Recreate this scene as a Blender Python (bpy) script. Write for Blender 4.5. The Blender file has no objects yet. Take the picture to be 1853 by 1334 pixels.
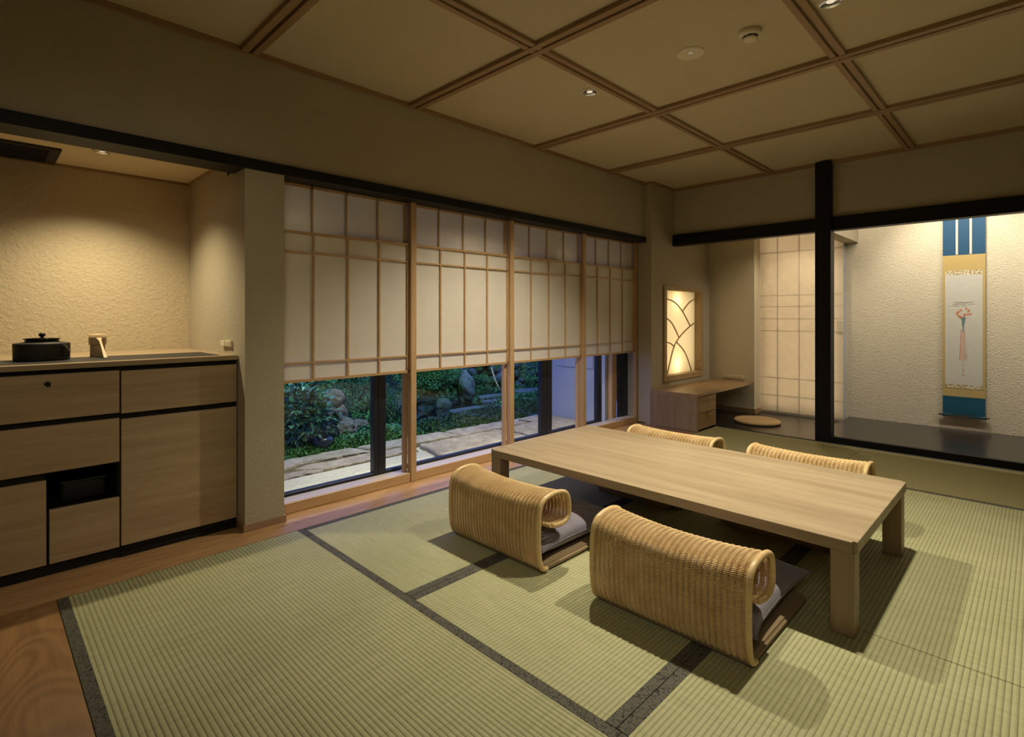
import bpy, bmesh, math, random
from mathutils import Vector, Matrix
random.seed(7)
C = bpy.context.scene
COL = C.collection
PI = math.pi

# ------------------------------------------------------------------ helpers
def tagp(o, label=None, cat=None, group=None, kind=None):
    if label: o['label'] = label
    if cat: o['category'] = cat
    if group: o['group'] = group
    if kind: o['kind'] = kind
    return o

def thing(name, label, cat, loc=(0, 0, 0), group=None, rotz=0):
    o = bpy.data.objects.new(name, None)
    o.empty_display_size = .05
    COL.objects.link(o)
    o.location = loc
    o.rotation_euler = (0, 0, rotz)
    return tagp(o, label, cat, group)

def obj(name, bm, mats, parent=None, smooth=False, label=None, local=False, recalc=True):
    """link bm (built in world coordinates unless local) as one mesh object"""
    if recalc:
        bmesh.ops.recalc_face_normals(bm, faces=bm.faces[:])
    if parent is not None and not local:
        p = parent
        off = Vector((0, 0, 0))
        while p is not None:
            off += Vector(p.location); p = p.parent
        bmesh.ops.translate(bm, verts=bm.verts[:], vec=-off)
    me = bpy.data.meshes.new(name)
    bm.to_mesh(me); bm.free()
    if smooth:
        for p in me.polygons: p.use_smooth = True
    if not isinstance(mats, (list, tuple)): mats = [mats]
    for m in mats: me.materials.append(m)
    o = bpy.data.objects.new(name, me)
    COL.objects.link(o)
    if parent is not None: o.parent = parent
    if label: o['label'] = label
    return o

def struct(name, bm, mats, parent=None, smooth=False):
    o = obj(name, bm, mats, parent, smooth)
    if parent is None: o['kind'] = 'structure'
    return o

def single(name, bm, mats, label, cat, group=None, kind=None, smooth=False, base=None):
    """a thing that is one mesh, origin at base"""
    if base is None:
        xs = [v.co for v in bm.verts]
        base = Vector((sum(v.x for v in xs) / len(xs), sum(v.y for v in xs) / len(xs), min(v.z for v in xs)))
    base = Vector(base)
    bmesh.ops.translate(bm, verts=bm.verts[:], vec=-base)
    o = obj(name, bm, mats, None, smooth, local=True)
    o.location = base
    return tagp(o, label, cat, group, kind)

def nb(): return bmesh.new()

def box(bm, x0, x1, y0, y1, z0, z1, mi=0, bev=0, seg=2):
    if x0 > x1: x0, x1 = x1, x0
    if y0 > y1: y0, y1 = y1, y0
    if z0 > z1: z0, z1 = z1, z0
    v = [bm.verts.new(p) for p in ((x0,y0,z0),(x1,y0,z0),(x1,y1,z0),(x0,y1,z0),(x0,y0,z1),(x1,y0,z1),(x1,y1,z1),(x0,y1,z1))]
    fs = [bm.faces.new([v[i] for i in f]) for f in ((0,3,2,1),(4,5,6,7),(0,1,5,4),(1,2,6,5),(2,3,7,6),(3,0,4,7))]
    for f in fs: f.material_index = mi
    if bev > 0:
        es = list({e for f in fs for e in f.edges})
        r = bmesh.ops.bevel(bm, geom=es, offset=bev, segments=seg, affect='EDGES', profile=.5)
        for f in r['faces']: f.material_index = mi
    return bm

def frame_of(t):
    t = t.normalized()
    up = Vector((0, 0, 1)) if abs(t.z) < .9 else Vector((1, 0, 0))
    a = t.cross(up).normalized(); b = a.cross(t).normalized()
    return a, b

def tube(bm, pts, r, n=8, mi=0, closed_ends=True, ry=None):
    pts = [Vector(p) for p in pts]
    rr = r if isinstance(r, (list, tuple)) else [r] * len(pts)
    rings = []; pa = None
    for i, p in enumerate(pts):
        t = (pts[min(i + 1, len(pts) - 1)] - pts[max(i - 1, 0)])
        if t.length < 1e-9: t = Vector((0, 0, 1))
        t.normalize()
        if pa is None: a, b = frame_of(t)
        else:
            a = (pa - t * pa.dot(t))
            a = a.normalized() if a.length > 1e-6 else frame_of(t)[0]
            b = t.cross(a).normalized()
        pa = a
        rings.append([bm.verts.new(p + a * math.cos(2 * PI * k / n) * rr[i] + b * math.sin(2 * PI * k / n) * rr[i]) for k in range(n)])
    for i in range(len(rings) - 1):
        for k in range(n):
            f = bm.faces.new((rings[i][k], rings[i][(k + 1) % n], rings[i + 1][(k + 1) % n], rings[i + 1][k]))
            f.material_index = mi; f.smooth = True
    if closed_ends:
        for rg in (rings[0], rings[-1]):
            try:
                f = bm.faces.new(rg); f.material_index = mi
            except ValueError: pass
    return bm

def lathe(bm, prof, cx, cy, cz=0, n=32, mi=0):
    rings = []
    for r, z in prof:
        if r < 1e-5: rings.append([bm.verts.new((cx, cy, cz + z))])
        else: rings.append([bm.verts.new((cx + r * math.cos(2 * PI * k / n), cy + r * math.sin(2 * PI * k / n), cz + z)) for k in range(n)])
    for a, b in zip(rings, rings[1:]):
        for k in range(n):
            k2 = (k + 1) % n
            if len(a) == 1 and len(b) == 1: continue
            if len(a) == 1: f = bm.faces.new((a[0], b[k], b[k2]))
            elif len(b) == 1: f = bm.faces.new((a[k], a[k2], b[0]))
            else: f = bm.faces.new((a[k], a[k2], b[k2], b[k]))
            f.material_index = mi
    return bm

def catmull(P, per=6):
    out = []
    for i in range(len(P) - 1):
        p0 = P[max(i - 1, 0)]; p1 = P[i]; p2 = P[i + 1]; p3 = P[min(i + 2, len(P) - 1)]
        for k in range(per):
            t = k / per
            out.append(tuple(.5 * ((2 * b) + (-a + c) * t + (2 * a - 5 * b + 4 * c - d) * t * t + (-a + 3 * b - 3 * c + d) * t ** 3)
                             for a, b, c, d in zip(p0, p1, p2, p3)))
    out.append(tuple(P[-1]))
    return out

# ------------------------------------------------------------------ materials
class NT:
    def __init__(s, name):
        s.m = bpy.data.materials.new(name); s.m.use_nodes = True
        s.t = s.m.node_tree; s.n = s.t.nodes; s.l = s.t.links
        s.b = s.n.get('Principled BSDF'); s.out = s.n.get('Material Output')
        s.tc = None
    def node(s, ty, **kw):
        n = s.n.new(ty)
        for k, v in kw.items():
            if k in n.inputs.keys(): n.inputs[k].default_value = v
            else: setattr(n, k, v)
        return n
    def link(s, a, b): s.l.new(a, b)
    def co(s, scale=(1, 1, 1), gen='Object', rot=(0, 0, 0)):
        if s.tc is None: s.tc = s.n.new('ShaderNodeTexCoord')
        mp = s.n.new('ShaderNodeMapping')
        mp.inputs['Scale'].default_value = scale; mp.inputs['Rotation'].default_value = rot
        s.link(s.tc.outputs[gen], mp.inputs['Vector'])
        return mp.outputs['Vector']
    def noise(s, vec, scale, detail=4, rough=.55, dist=0):
        n = s.n.new('ShaderNodeTexNoise')
        n.inputs['Scale'].default_value = scale; n.inputs['Detail'].default_value = detail
        n.inputs['Roughness'].default_value = rough; n.inputs['Distortion'].default_value = dist
        s.link(vec, n.inputs['Vector']); return n.outputs['Fac']
    def ramp(s, fac, stops):
        r = s.n.new('ShaderNodeValToRGB')
        els = r.color_ramp.elements
        while len(els) < len(stops): els.new(.5)
        for e, (p, c) in zip(els, stops):
            e.position = p; e.color = (c[0], c[1], c[2], 1)
        s.link(fac, r.inputs['Fac']); return r.outputs['Color']
    def math(s, op, a, b=None, c=None):
        n = s.n.new('ShaderNodeMath'); n.operation = op
        for i, v in enumerate((a, b, c)):
            if v is None: continue
            if isinstance(v, (int, float)): n.inputs[i].default_value = v
            else: s.link(v, n.inputs[i])
        return n.outputs[0]
    def bump(s, h, strength=.3, dist=.01, normal=None):
        n = s.n.new('ShaderNodeBump'); n.inputs['Strength'].default_value = strength; n.inputs['Distance'].default_value = dist
        s.link(h, n.inputs['Height'])
        if normal is not None: s.link(normal, n.inputs['Normal'])
        s.link(n.outputs['Normal'], s.b.inputs['Normal']); return n.outputs['Normal']
    def base(s, c): 
        if isinstance(c, (tuple, list)): s.b.inputs['Base Color'].default_value = (c[0], c[1], c[2], 1)
        else: s.link(c, s.b.inputs['Base Color'])
    def set(s, rough=.6, spec=.5, metal=0, coat=0):
        s.b.inputs['Roughness'].default_value = rough; s.b.inputs['Specular IOR Level'].default_value = spec
        s.b.inputs['Metallic'].default_value = metal; s.b.inputs['Coat Weight'].default_value = coat

def plain(name, c, rough=.6, spec=.5, metal=0, mottled=.0, scale=30, bump=0, bdist=.002):
    m = NT(name); m.set(rough, spec, metal)
    v = m.co()
    f = m.noise(v, scale, 4)
    k = max(mottled, .03)
    m.base(m.ramp(f, [(.3, [x * (1 - k) for x in c]), (.7, [min(1, x * (1 + k)) for x in c])]))
    if bump: m.bump(f, bump, bdist)
    return m.m

def wood(name, ca, cb, axis='x', scale=1.0, rough=.45, spec=.35, fine=1.0, cathedral=0.0, contrast=1.0):
    m = NT(name); m.set(rough, spec)
    st = {'x': (.9, 14, 14), 'y': (14, .9, 14), 'z': (14, 14, .9)}[axis]
    v = m.co([q * scale for q in st])
    f1 = m.noise(v, 1.6, 5, .6, .4)
    v2 = m.co([q * scale * 5 for q in st])
    f2 = m.noise(v2, 2.2, 3, .6)
    if cathedral > 0:
        st3 = {'x': (.5, 3, 3), 'y': (3, .5, 3), 'z': (3, 3, .5)}[axis]
        v3 = m.co([q * scale for q in st3])
        g = m.noise(v3, 1.1, 2, .5, 1.0)
        w = m.math('SINE', m.math('MULTIPLY', g, 230.0))
        f1 = m.math('ADD', m.math('MULTIPLY', f1, 1 - cathedral), m.math('MULTIPLY', m.math('MULTIPLY_ADD', w, .5, .5), cathedral))
    f = m.math('ADD', m.math('MULTIPLY', f1, .72), m.math('MULTIPLY', f2, .28 * fine))
    lo = .5 - .2 / contrast; hi = .5 + .2 / contrast
    m.base(m.ramp(f, [(lo, ca), (hi, cb)]))
    m.bump(f2, .08, .001)
    return m.m

def plaster(name, c, strength=.5, dist=.004, scale=70, coarse=False):
    m = NT(name); m.set(.9, .15)
    v = m.co((1, 1, 1))
    f = m.noise(v, scale, 5, .6, .6)
    if coarse:
        vo = m.n.new('ShaderNodeTexVoronoi'); vo.feature = 'DISTANCE_TO_EDGE'
        vo.inputs['Scale'].default_value = scale * .75
        nz = m.n.new('ShaderNodeTexNoise'); nz.inputs['Scale'].default_value = 25; nz.inputs['Detail'].default_value = 3
        m.link(v, nz.inputs['Vector'])
        mix = m.n.new('ShaderNodeMix'); mix.data_type = 'VECTOR'; mix.inputs[0].default_value = .12
        m.link(v, mix.inputs[4]); m.link(nz.outputs['Color'], mix.inputs[5])
        m.link(mix.outputs[1], vo.inputs['Vector'])
        ed = m.math('MINIMUM', m.math('MULTIPLY', vo.outputs['Distance'], 3.0), 1.0)
        h = m.math('ADD', m.math('MULTIPLY', ed, .5), f)
    else:
        h = f
    g = m.noise(v, 3, 2)
    m.base(m.ramp(g, [(.3, [x * .96 for x in c]), (.7, c)]))
    m.bump(h, strength, dist)
    return m.m

def tatami_mat_mat(name, rib_axis, ca, cb):
    """ribs run along rib_axis; rushes run across"""
    m = NT(name); m.set(.55, .25)
    co = m.co()
    sep = m.n.new('ShaderNodeSeparateXYZ'); m.link(co, sep.inputs[0])
    across = sep.outputs['Y'] if rib_axis == 'x' else sep.outputs['X']
    s = m.math('ABSOLUTE', m.math('SINE', m.math('MULTIPLY', across, PI / .0158)))
    rib = m.math('POWER', s, .55)
    # rush strands: very fine across the rib direction
    st = (420, 14, 1) if rib_axis == 'x' else (14, 420, 1)
    n1 = m.noise(m.co(st), 1.0, 3, .6)
    st2 = (60, 3, 1) if rib_axis == 'x' else (3, 60, 1)
    n2 = m.noise(m.co(st2), 1.0, 2, .5)
    big = m.noise(m.co((1, 1, 1)), 2.2, 3, .5)
    f = m.math('ADD', m.math('ADD', m.math('MULTIPLY', n1, .45), m.math('MULTIPLY', n2, .25)), m.math('MULTIPLY', big, .3))
    m.base(m.ramp(f, [(.34, ca), (.66, cb)]))
    h = m.math('ADD', rib, m.math('MULTIPLY', n1, .3))
    m.bump(h, .9, .0042)
    return m.m

def heri_mat(name, axis):
    """dark cloth binding with a leafy line pattern"""
    m = NT(name); m.set(.75, .2)
    co = m.co()
    nz = m.n.new('ShaderNodeTexNoise'); nz.inputs['Scale'].default_value = 38; nz.inputs['Detail'].default_value = 2
    m.link(co, nz.inputs['Vector'])
    sc = (95, 38, 1) if axis == 'x' else (38, 95, 1)
    v = m.co(sc)
    mix = m.n.new('ShaderNodeMix'); mix.data_type = 'VECTOR'; mix.inputs[0].default_value = .55
    m.link(v, mix.inputs[4]); m.link(nz.outputs['Color'], mix.inputs[5])
    vo = m.n.new('ShaderNodeTexVoronoi'); vo.feature = 'DISTANCE_TO_EDGE'; vo.inputs['Scale'].default_value = 2.6
    m.link(mix.outputs[1], vo.inputs['Vector'])
    m.base(m.ramp(vo.outputs['Distance'], [(.02, (.022, .021, .017)), (.07, (.115, .11, .088))]))
    w = m.noise(m.co((900, 900, 1)), 1.0, 1)
    m.bump(w, .3, .0005)
    return m.m

M = {}
WA = (.80, .66, .40)
M['wall'] = plaster('plaster_beige', (.47, .415, .305), .55, .006, 55)
M['wall_coarse'] = plaster('plaster_scraped', (.69, .62, .465), .55, .009, 58, True)
M['wall_alcove'] = plaster('plaster_alcove', (.60, .50, .34), .8, .008, 52)
M['ceil'] = plaster('ceiling_board', (.58, .495, .335), .05, .001, 40)
M['cream'] = plaster('ceiling_alcove', (.72, .60, .40), .05, .001, 40)
M['batten'] = wood('cedar_batten', (.27, .17, .09), (.40, .26, .14), 'x')
M['batten_y'] = wood('cedar_batten_y', (.27, .17, .09), (.40, .26, .14), 'y')
M['black'] = plain('black_lacquered_wood', (.008, .0075, .007), .5, .25)
M['blackfloor'] = wood('black_stained_board', (.016, .014, .013), (.026, .023, .021), 'y', rough=.22, spec=.5)
M['table'] = wood('pale_oak_y', (.30, .225, .135), (.43, .34, .22), 'y', .75, rough=.42, contrast=1.35)
M['table_x'] = wood('pale_oak_x', (.33, .24, .14), (.46, .35, .22), 'x', .75, rough=.42)
M['table_z'] = wood('pale_oak_z', (.28, .20, .12), (.39, .29, .18), 'z', .8, rough=.45)
M['cab'] = wood('cabinet_oak_x', (.38, .27, .155), (.54, .41, .255), 'x', .9, rough=.5)
M['cedar'] = wood('orange_cedar_x', (.48, .30, .145), (.64, .43, .23), 'x', .8, rough=.4)
M['cedar_z'] = wood('orange_cedar_z', (.46, .29, .15), (.60, .41, .23), 'z', .8, rough=.45)
M['floorx'] = wood('floorboard_x', (.34, .185, .08), (.54, .33, .155), 'x', .7, rough=.33, cathedral=.2)
M['floory'] = wood('floorboard_y', (.22, .115, .045), (.37, .205, .085), 'y', .7, rough=.36, cathedral=.25)
M['desk_z'] = wood('desk_elm_z', (.25, .165, .085), (.38, .265, .145), 'z', .7, rough=.4, cathedral=.15)
M['desk_x'] = wood('desk_elm_x', (.26, .165, .08), (.43, .29, .155), 'x', .7, rough=.35)
M['frame_z'] = wood('window_frame_wood', (.36, .25, .13), (.50, .36, .20), 'z', 1)
M['sill'] = wood('waxed_sill_x', (.58, .49, .42), (.68, .59, .52), 'x', .8, rough=.28, spec=.7)
M['base'] = wood('baseboard_wood', (.25, .16, .09), (.36, .24, .14), 'x', 1)
M['dark_metal'] = plain('dark_aluminium', (.012, .014, .022), .38, .5)
M['toeblack'] = plain('matt_black_board', (.012, .011, .010), .6, .3)
M['stone_black'] = plain('dark_stone_inset', (.028, .027, .025), .55, .3, mottled=.3, scale=200)
M['iron'] = plain('cast_iron', (.028, .026, .018), .55, .4, mottled=.2, scale=120, bump=.3)
M['lacquer'] = plain('black_lacquer', (.008, .006, .008), .12, .6)
M['bamboo'] = wood('bamboo', (.55, .38, .20), (.72, .54, .32), 'y', 1.5, rough=.4)
M['bamboo_z'] = wood('bamboo_z', (.42, .28, .13), (.58, .42, .22), 'z', 1.5, rough=.45)
M['plastic'] = plain('ivory_plastic', (.72, .64, .48), .4, .4)
M['plastic_dark'] = plain('dark_plastic', (.02, .02, .02), .5, .4)
M['chrome'] = plain('polished_reflector', (.75, .78, .85), .12, .5, 1.0)
M['brass'] = plain('brass_pull', (.62, .45, .22), .3, .5, 1.0)
M['cloth_brown'] = plain('brown_woven_cloth', (.28, .21, .125), .9, .1, mottled=.15, scale=400, bump=.4, bdist=.001)
M['straw'] = plain('coiled_straw', (.50, .34, .17), .8, .2, mottled=.3, scale=160, bump=.5, bdist=.003)
M['tat_x'] = tatami_mat_mat('rush_tatami_x', 'x', (.32, .325, .165), (.50, .495, .295))
M['tat_y'] = tatami_mat_mat('rush_tatami_y', 'y', (.32, .325, .165), (.50, .495, .295))
M['tat_b'] = plain('rush_tatami_edge_row', (.26, .235, .11), .7, .2, mottled=.12, scale=60)
M['heri_x'] = heri_mat('tatami_binding_x', 'x')
M['heri_y'] = heri_mat('tatami_binding_y', 'y')

def zab():
    m = NT('mauve_grey_linen'); m.set(.85, .15)
    b = m.b; b.inputs['Sheen Weight'].default_value = .3
    f = m.noise(m.co((500, 500, 500)), 1, 2)
    g = m.noise(m.co((1, 1, 1)), 5, 3)
    m.base(m.ramp(f, [(.3, (.17, .155, .20)), (.7, (.24, .22, .28))]))
    m.bump(m.math('ADD', m.math('MULTIPLY', g, 4.0), f), .35, .004)
    return m.m
M['zab'] = zab()

def wicker():
    m = NT('golden_rattan'); m.set(.38, .45)
    f = m.noise(m.co((1, 1, 1)), 14, 3)
    g = m.noise(m.co((1, 1, 1)), 120, 2)
    h = m.math('ADD', m.math('MULTIPLY', f, .6), m.math('MULTIPLY', g, .4))
    m.base(m.ramp(h, [(.33, (.60, .40, .17)), (.68, (.84, .63, .33))]))
    return m.m
M['rattan'] = wicker()
def rimmat():
    m = NT('rattan_binding'); m.set(.35, .45)
    f = m.noise(m.co((30, 30, 260)), 1, 2)
    m.base(m.ramp(f, [(.3, (.64, .45, .20)), (.7, (.80, .60, .32))]))
    return m.m
M['rim'] = rimmat()

def paper(name, c, trans=.5, rough=.9, fibre=.04):
    m = NT(name)
    m.n.remove(m.b)
    d = m.n.new('ShaderNodeBsdfDiffuse'); t = m.n.new('ShaderNodeBsdfTranslucent'); mx = m.n.new('ShaderNodeMixShader')
    mx.inputs[0].default_value = trans
    f = m.noise(m.co((1, 1, 1)), 12, 5)
    cc = m.ramp(f, [(.3, [x * (1 - fibre) for x in c]), (.7, c)])
    m.link(cc, d.inputs['Color']); m.link(cc, t.inputs['Color'])
    m.link(d.outputs[0], mx.inputs[1]); m.link(t.outputs[0], mx.inputs[2]); m.link(mx.outputs[0], m.out.inputs['Surface'])
    return m.m
M['shoji'] = paper('shoji_paper', (.90, .84, .74), .22)
M['shoji2'] = paper('shoji_paper_overlap', (.92, .87, .79), .26)
M['glowpaper'] = paper('backlit_paper', (.80, .72, .58), .5, fibre=.08)
M['lampaper'] = paper('lamp_paper', (.86, .80, .66), .6)

def glass():
    m = NT('window_glass'); m.n.remove(m.b)
    tr = m.n.new('ShaderNodeBsdfTransparent'); gl = m.n.new('ShaderNodeBsdfGlossy'); fr = m.n.new('ShaderNodeLayerWeight'); fr.inputs['Blend'].default_value = .5; mx = m.n.new('ShaderNodeMixShader')
    tr.inputs['Color'].default_value = (.93, .96, .97, 1); gl.inputs['Roughness'].default_value = .0
    gl.inputs['Color'].default_value = (.8, .85, .9, 1)
    k5 = m.math('MULTIPLY_ADD', m.math('POWER', fr.outputs['Facing'], 5.0), .9, .025)
    m.link(k5, mx.inputs[0]); m.link(tr.outputs[0], mx.inputs[1]); m.link(gl.outputs[0], mx.inputs[2])
    m.link(mx.outputs[0], m.out.inputs['Surface'])
    return m.m
M['glass'] = glass()

def emis(name, c, s):
    m = NT(name); m.n.remove(m.b)
    e = m.n.new('ShaderNodeEmission'); e.inputs['Color'].default_value = (*c, 1); e.inputs['Strength'].default_value = s
    m.link(e.outputs[0], m.out.inputs['Surface']); return m.m
M['bulb'] = emis('lamp_bulb', (1, .85, .6), .8)

def rock(name, a, b, scale=6, moss=None, bs=.8):
    m = NT(name); m.set(.9, .2)
    v = m.co()
    f = m.noise(v, scale, 8, .65); g = m.noise(v, scale * 9, 4)
    c = m.ramp(m.math('ADD', m.math('MULTIPLY', f, .6), m.math('MULTIPLY', g, .4)), [(.35, a), (.65, b)])
    if moss:
        h = m.noise(v, scale * .5, 4)
        mk = m.ramp(h, [(.42, (0, 0, 0)), (.56, (1, 1, 1))])
        mx = m.n.new('ShaderNodeMix'); mx.data_type = 'RGBA'
        m.link(mk, mx.inputs[0]); m.link(c, mx.inputs[6]); mx.inputs[7].default_value = (*moss, 1); c = mx.outputs[2]
    m.base(c); m.bump(m.math('ADD', f, m.math('MULTIPLY', g, .4)), bs, .03)
    return m.m
M['terrace'] = rock('terrace_limestone', (.20, .165, .11), (.50, .44, .33), 11, bs=1)
M['gravel'] = rock('fine_washed_terrace', (.36, .35, .25), (.56, .55, .42), 30, bs=.3)
M['rock_brown'] = rock('brown_rock', (.16, .11, .09), (.38, .27, .22), 8)
M['rock_grey'] = rock('grey_rock', (.05, .055, .06), (.17, .185, .20), 7, (.03, .08, .02))
M['rock_wall'] = rock('bank_stone', (.05, .06, .07), (.22, .25, .30), 9, (.03, .08, .025))
M['moss'] = rock('moss', (.02, .06, .012), (.07, .17, .035), 14, bs=1)
M['soil'] = rock('dark_mossy_soil', (.012, .03, .012), (.04, .11, .04), 9, bs=1)
M['hill'] = rock('dark_hillside', (.006, .012, .006), (.025, .05, .02), 4, bs=1)
M['outwall'] = plaster('white_render', (.45, .47, .50), .15, .003, 60)
M['water'] = plain('dark_pool_water', (.006, .008, .010), .05, .5)
M['bark'] = rock('bark', (.02, .02, .018), (.06, .055, .045), 20)
M['pot'] = plain('dark_glazed_pot', (.02, .03, .045), .25, .5)
def leafm(name, a, b, rough=.5):
    m = NT(name); m.set(rough, .4)
    oi = m.n.new('ShaderNodeNewGeometry')
    m.base(m.ramp(oi.outputs['Random Per Island'], [(.1, a), (.9, b)]))
    m.b.inputs['Transmission Weight'].default_value = 0
    return m.m
M['leaf'] = leafm('broad_leaf', (.015, .07, .02), (.07, .22, .05))
M['leaf_blue'] = leafm('glossy_leaf', (.02, .08, .03), (.10, .22, .12), .3)
M['leaf_dark'] = leafm('dark_leaf', (.008, .03, .012), (.03, .10, .03))
M['leaf_light'] = leafm('light_leaf', (.04, .14, .03), (.13, .30, .07))
M['fern'] = leafm('fern_leaf', (.05, .13, .08), (.12, .24, .15))

# scroll fabrics
M['silk_blue'] = plain('blue_silk', (.018, .075, .15), .55, .3, mottled=.12, scale=80)
M['silk_teal'] = plain('teal_silk', (.012, .085, .14), .5, .3, mottled=.12, scale=80)
M['silk_gold'] = plain('gold_silk', (.48, .36, .14), .6, .3, mottled=.08, scale=300)
M['brocade'] = NT('brocade_strip')
_m = M['brocade']; _m.set(.6, .3)
_m.base(_m.ramp(_m.noise(_m.co(), 75, 2), [(.48, (.66, .62, .48)), (.52, (.36, .26, .10))]))
M['brocade'] = _m.m
M['washi'] = plain('ivory_painting_paper', (.56, .55, .48), .9, .1, mottled=.03, scale=20)
M['ink_grey'] = plain('ink_grey', (.36, .35, .30), .9, .1)
M['ink_lgrey'] = plain('ink_pale_grey', (.50, .48, .42), .9, .1)
M['ink_orange'] = plain('ink_orange', (.62, .13, .035), .9, .1)
M['ink_peach'] = plain('ink_peach', (.62, .36, .22), .9, .1)
M['ink_teal'] = plain('ink_teal', (.12, .22, .22), .9, .1)
M['cream_strip'] = plain('cream_silk_strip', (.66, .58, .48), .7, .2)

# ------------------------------------------------------------------ key planes
CZ = 2.447
YW = 2.88      # upper wall above window
YD = 2.80      # desk wall
XB = 5.30      # wall above tokonoma beam
XL, YR = -1.6, -2.6

# ---- floor (subfloor + boards)
bm = nb(); box(bm, XL, 6.5, YR, 3.10, -.12, -.03)
struct('floor', bm, M['floory'])
bm = nb(); box(bm, XL, 4.83, 2.71, 2.975, -.03, 0, bev=.0015)
struct('trim_1', bm, M['floorx'])
bm = nb(); box(bm, XL, .968, 2.975, 3.86, -.03, 0)
struct('trim_2', bm, M['floorx'])
bm = nb()
for a, b in ((XL, -.64), (-.638, -.207), (-.205, .225)): box(bm, a, b, YR, 2.708, -.03, 0, bev=.0015)
struct('trim_3', bm, M['floory'])

# ---- tatami mats
def mat(x0, x1, y0, y1, axis, label, sides, flat=False):
    t = thing('tatami_mat', label, 'tatami mat', ((x0 + x1) / 2, (y0 + y1) / 2, -.03))
    bm = nb(); box(bm, x0 + .0008, x1 - .0008, y0 + .0008, y1 - .0008, -.03, 0, bev=.002)
    obj('mat_surface', bm, M['tat_b'] if flat else M['tat_' + axis], t)
    for s in sides:
        bm = nb(); w = .036; q = .0012
        if s == 'x0': a = (x0 + .0006, x0 + w, y0 + .001, y1 - .001)
        if s == 'x1': a = (x1 - w, x1 - .0006, y0 + .001, y1 - .001)
        if s == 'y0': a = (x0 + .001, x1 - .001, y0 + .0006, y0 + w)
        if s == 'y1': a = (x0 + .001, x1 - .001, y1 - w, y1 - .0006)
        box(bm, *a, -.004, q, bev=.0006, seg=1)
        obj('cloth_border', bm, M['heri_x'] if s[0] == 'y' else M['heri_y'], t)
mat(.226, 1.203, .786, 2.706, 'y', 'large empty tatami mat in front of the wooden cabinets, dark border at its left edge', ['x0', 'x1'])
mat(.226, 1.203, -1.134, .785, 'y', 'tatami mat nearest the camera at the bottom edge', ['x0', 'x1'])
mat(1.204, 2.186, 1.754, 2.706, 'x', 'tatami mat along the window sill, beside the far end of the near wicker chairs', ['y0', 'y1'])
mat(2.187, 4.166, 1.754, 2.706, 'x', 'tatami mat under the window end of the low table', ['y0', 'y1'])
mat(1.204, 3.176, .803, 1.753, 'x', 'tatami mat under the two near wicker chairs and the middle of the table', ['y0', 'y1'])
mat(3.177, 4.166, .803, 1.753, 'x', 'half tatami mat under the two far wicker chairs', ['y0', 'y1'])
mat(1.204, 2.186, -.148, .802, 'x', 'half tatami mat in the lower right, before the near table leg', ['y0', 'y1'])
mat(2.187, 4.166, -.148, .802, 'x', 'tatami mat under the right end of the low table', ['y0', 'y1'])
mat(1.204, 4.166, -1.10, -.149, 'x', 'tatami mat at the right edge of the room beyond the table', ['y0', 'y1'])
mat(4.167, 5.218, 1.05, 2.30, 'y', 'smooth olive tatami mat in front of the writing desk and black floor', ['x0', 'x1'], True)
mat(4.167, 5.218, -1.10, 1.049, 'y', 'smooth olive tatami mat running below the tokonoma step', ['x0', 'x1'], True)
bm = nb(); box(bm, 1.204, 6.4, YR, -1.105, -.03, 0); box(bm, .2265, 1.203, YR, -1.14, -.03, 0); box(bm, 4.167, 4.795, 2.301, 2.708, -.03, 0)
struct('trim_4', bm, M['floory'])

# ---- walls
bm = nb(); box(bm, XL, 4.83, YW, 3.02, 1.86, CZ + .1); struct('wall_window', bm, M['wall'])
bm = nb(); box(bm, .97, 1.168, 2.87, 3.14, 0, 1.86); box(bm, .97, 1.168, 3.14, 3.90, 0, 2.3)
struct('wall_pillar', bm, M['wall'])
# desk wall, with an opening for the lattice window
LX0, LX1, LZ0, LZ1 = 5.085, 5.945, .43, 1.40
bm = nb()
box(bm, 4.83, LX0, YD, 3.0, 0, CZ + .1); box(bm, LX1, 6.6, YD, 3.0, 0, CZ + .1)
box(bm, LX0, LX1, YD, 3.0, 0, LZ0); box(bm, LX0, LX1, YD, 3.0, LZ1, CZ + .1)
struct('wall_desk', bm, M['wall'])
bm = nb(); box(bm, XB, XB + .07, YR, YD, 1.90, CZ + .1); struct('wall_tokonoma_upper', bm, M['wall'])
# alcove behind desk : side wall facing the room, toko wall
bm = nb(); box(bm, 6.16, 6.42, 2.28, YD, 0, 2.75); struct('wall_desk_end', bm, M['wall_coarse'])
bm = nb(); box(bm, 6.42, 6.55, YR, 1.449, -.1, 2.75); struct('wall_back', bm, M['wall_coarse'])
bm = nb(); box(bm, XB + .07, 6.55, 1.46, YD, 2.12, 2.2); struct('ceiling_desk_nook', bm, M['cream'])
bm = nb(); box(bm, XB + .07, 6.55, YR, 1.46, 2.72, 2.8); struct('ceiling_tokonoma', bm, M['cream'])
bm = nb(); box(bm, XB + .07, 6.42, 1.335, 1.46, 1.855, 2.8); struct('wall_hanging_partition', bm, M['wall'])
# left alcove
bm = nb(); box(bm, XL, .97, 3.86, 3.95, 0, 2.3); struct('wall_alcove_back', bm, M['wall_alcove'])
bm = nb(); box(bm, XL, .97, 3.02, 3.86, 1.94, 2.0); struct('ceiling_alcove', bm, M['cream'])
bm = nb()
box(bm, XL, .97, 3.845, 3.86, 1.925, 1.94); box(bm, .955, .97, 3.02, 3.845, 1.925, 1.94)
struct('trim_5', bm, M['batten'])
# room shell out of frame
bm = nb(); box(bm, XL - .1, XL, YR, 3.95, -.1, CZ + .1); struct('wall_left', bm, M['wall'])
bm = nb(); box(bm, XL, 6.55, YR - .1, YR, -.1, 2.8); struct('wall_right', bm, M['wall'])

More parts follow.
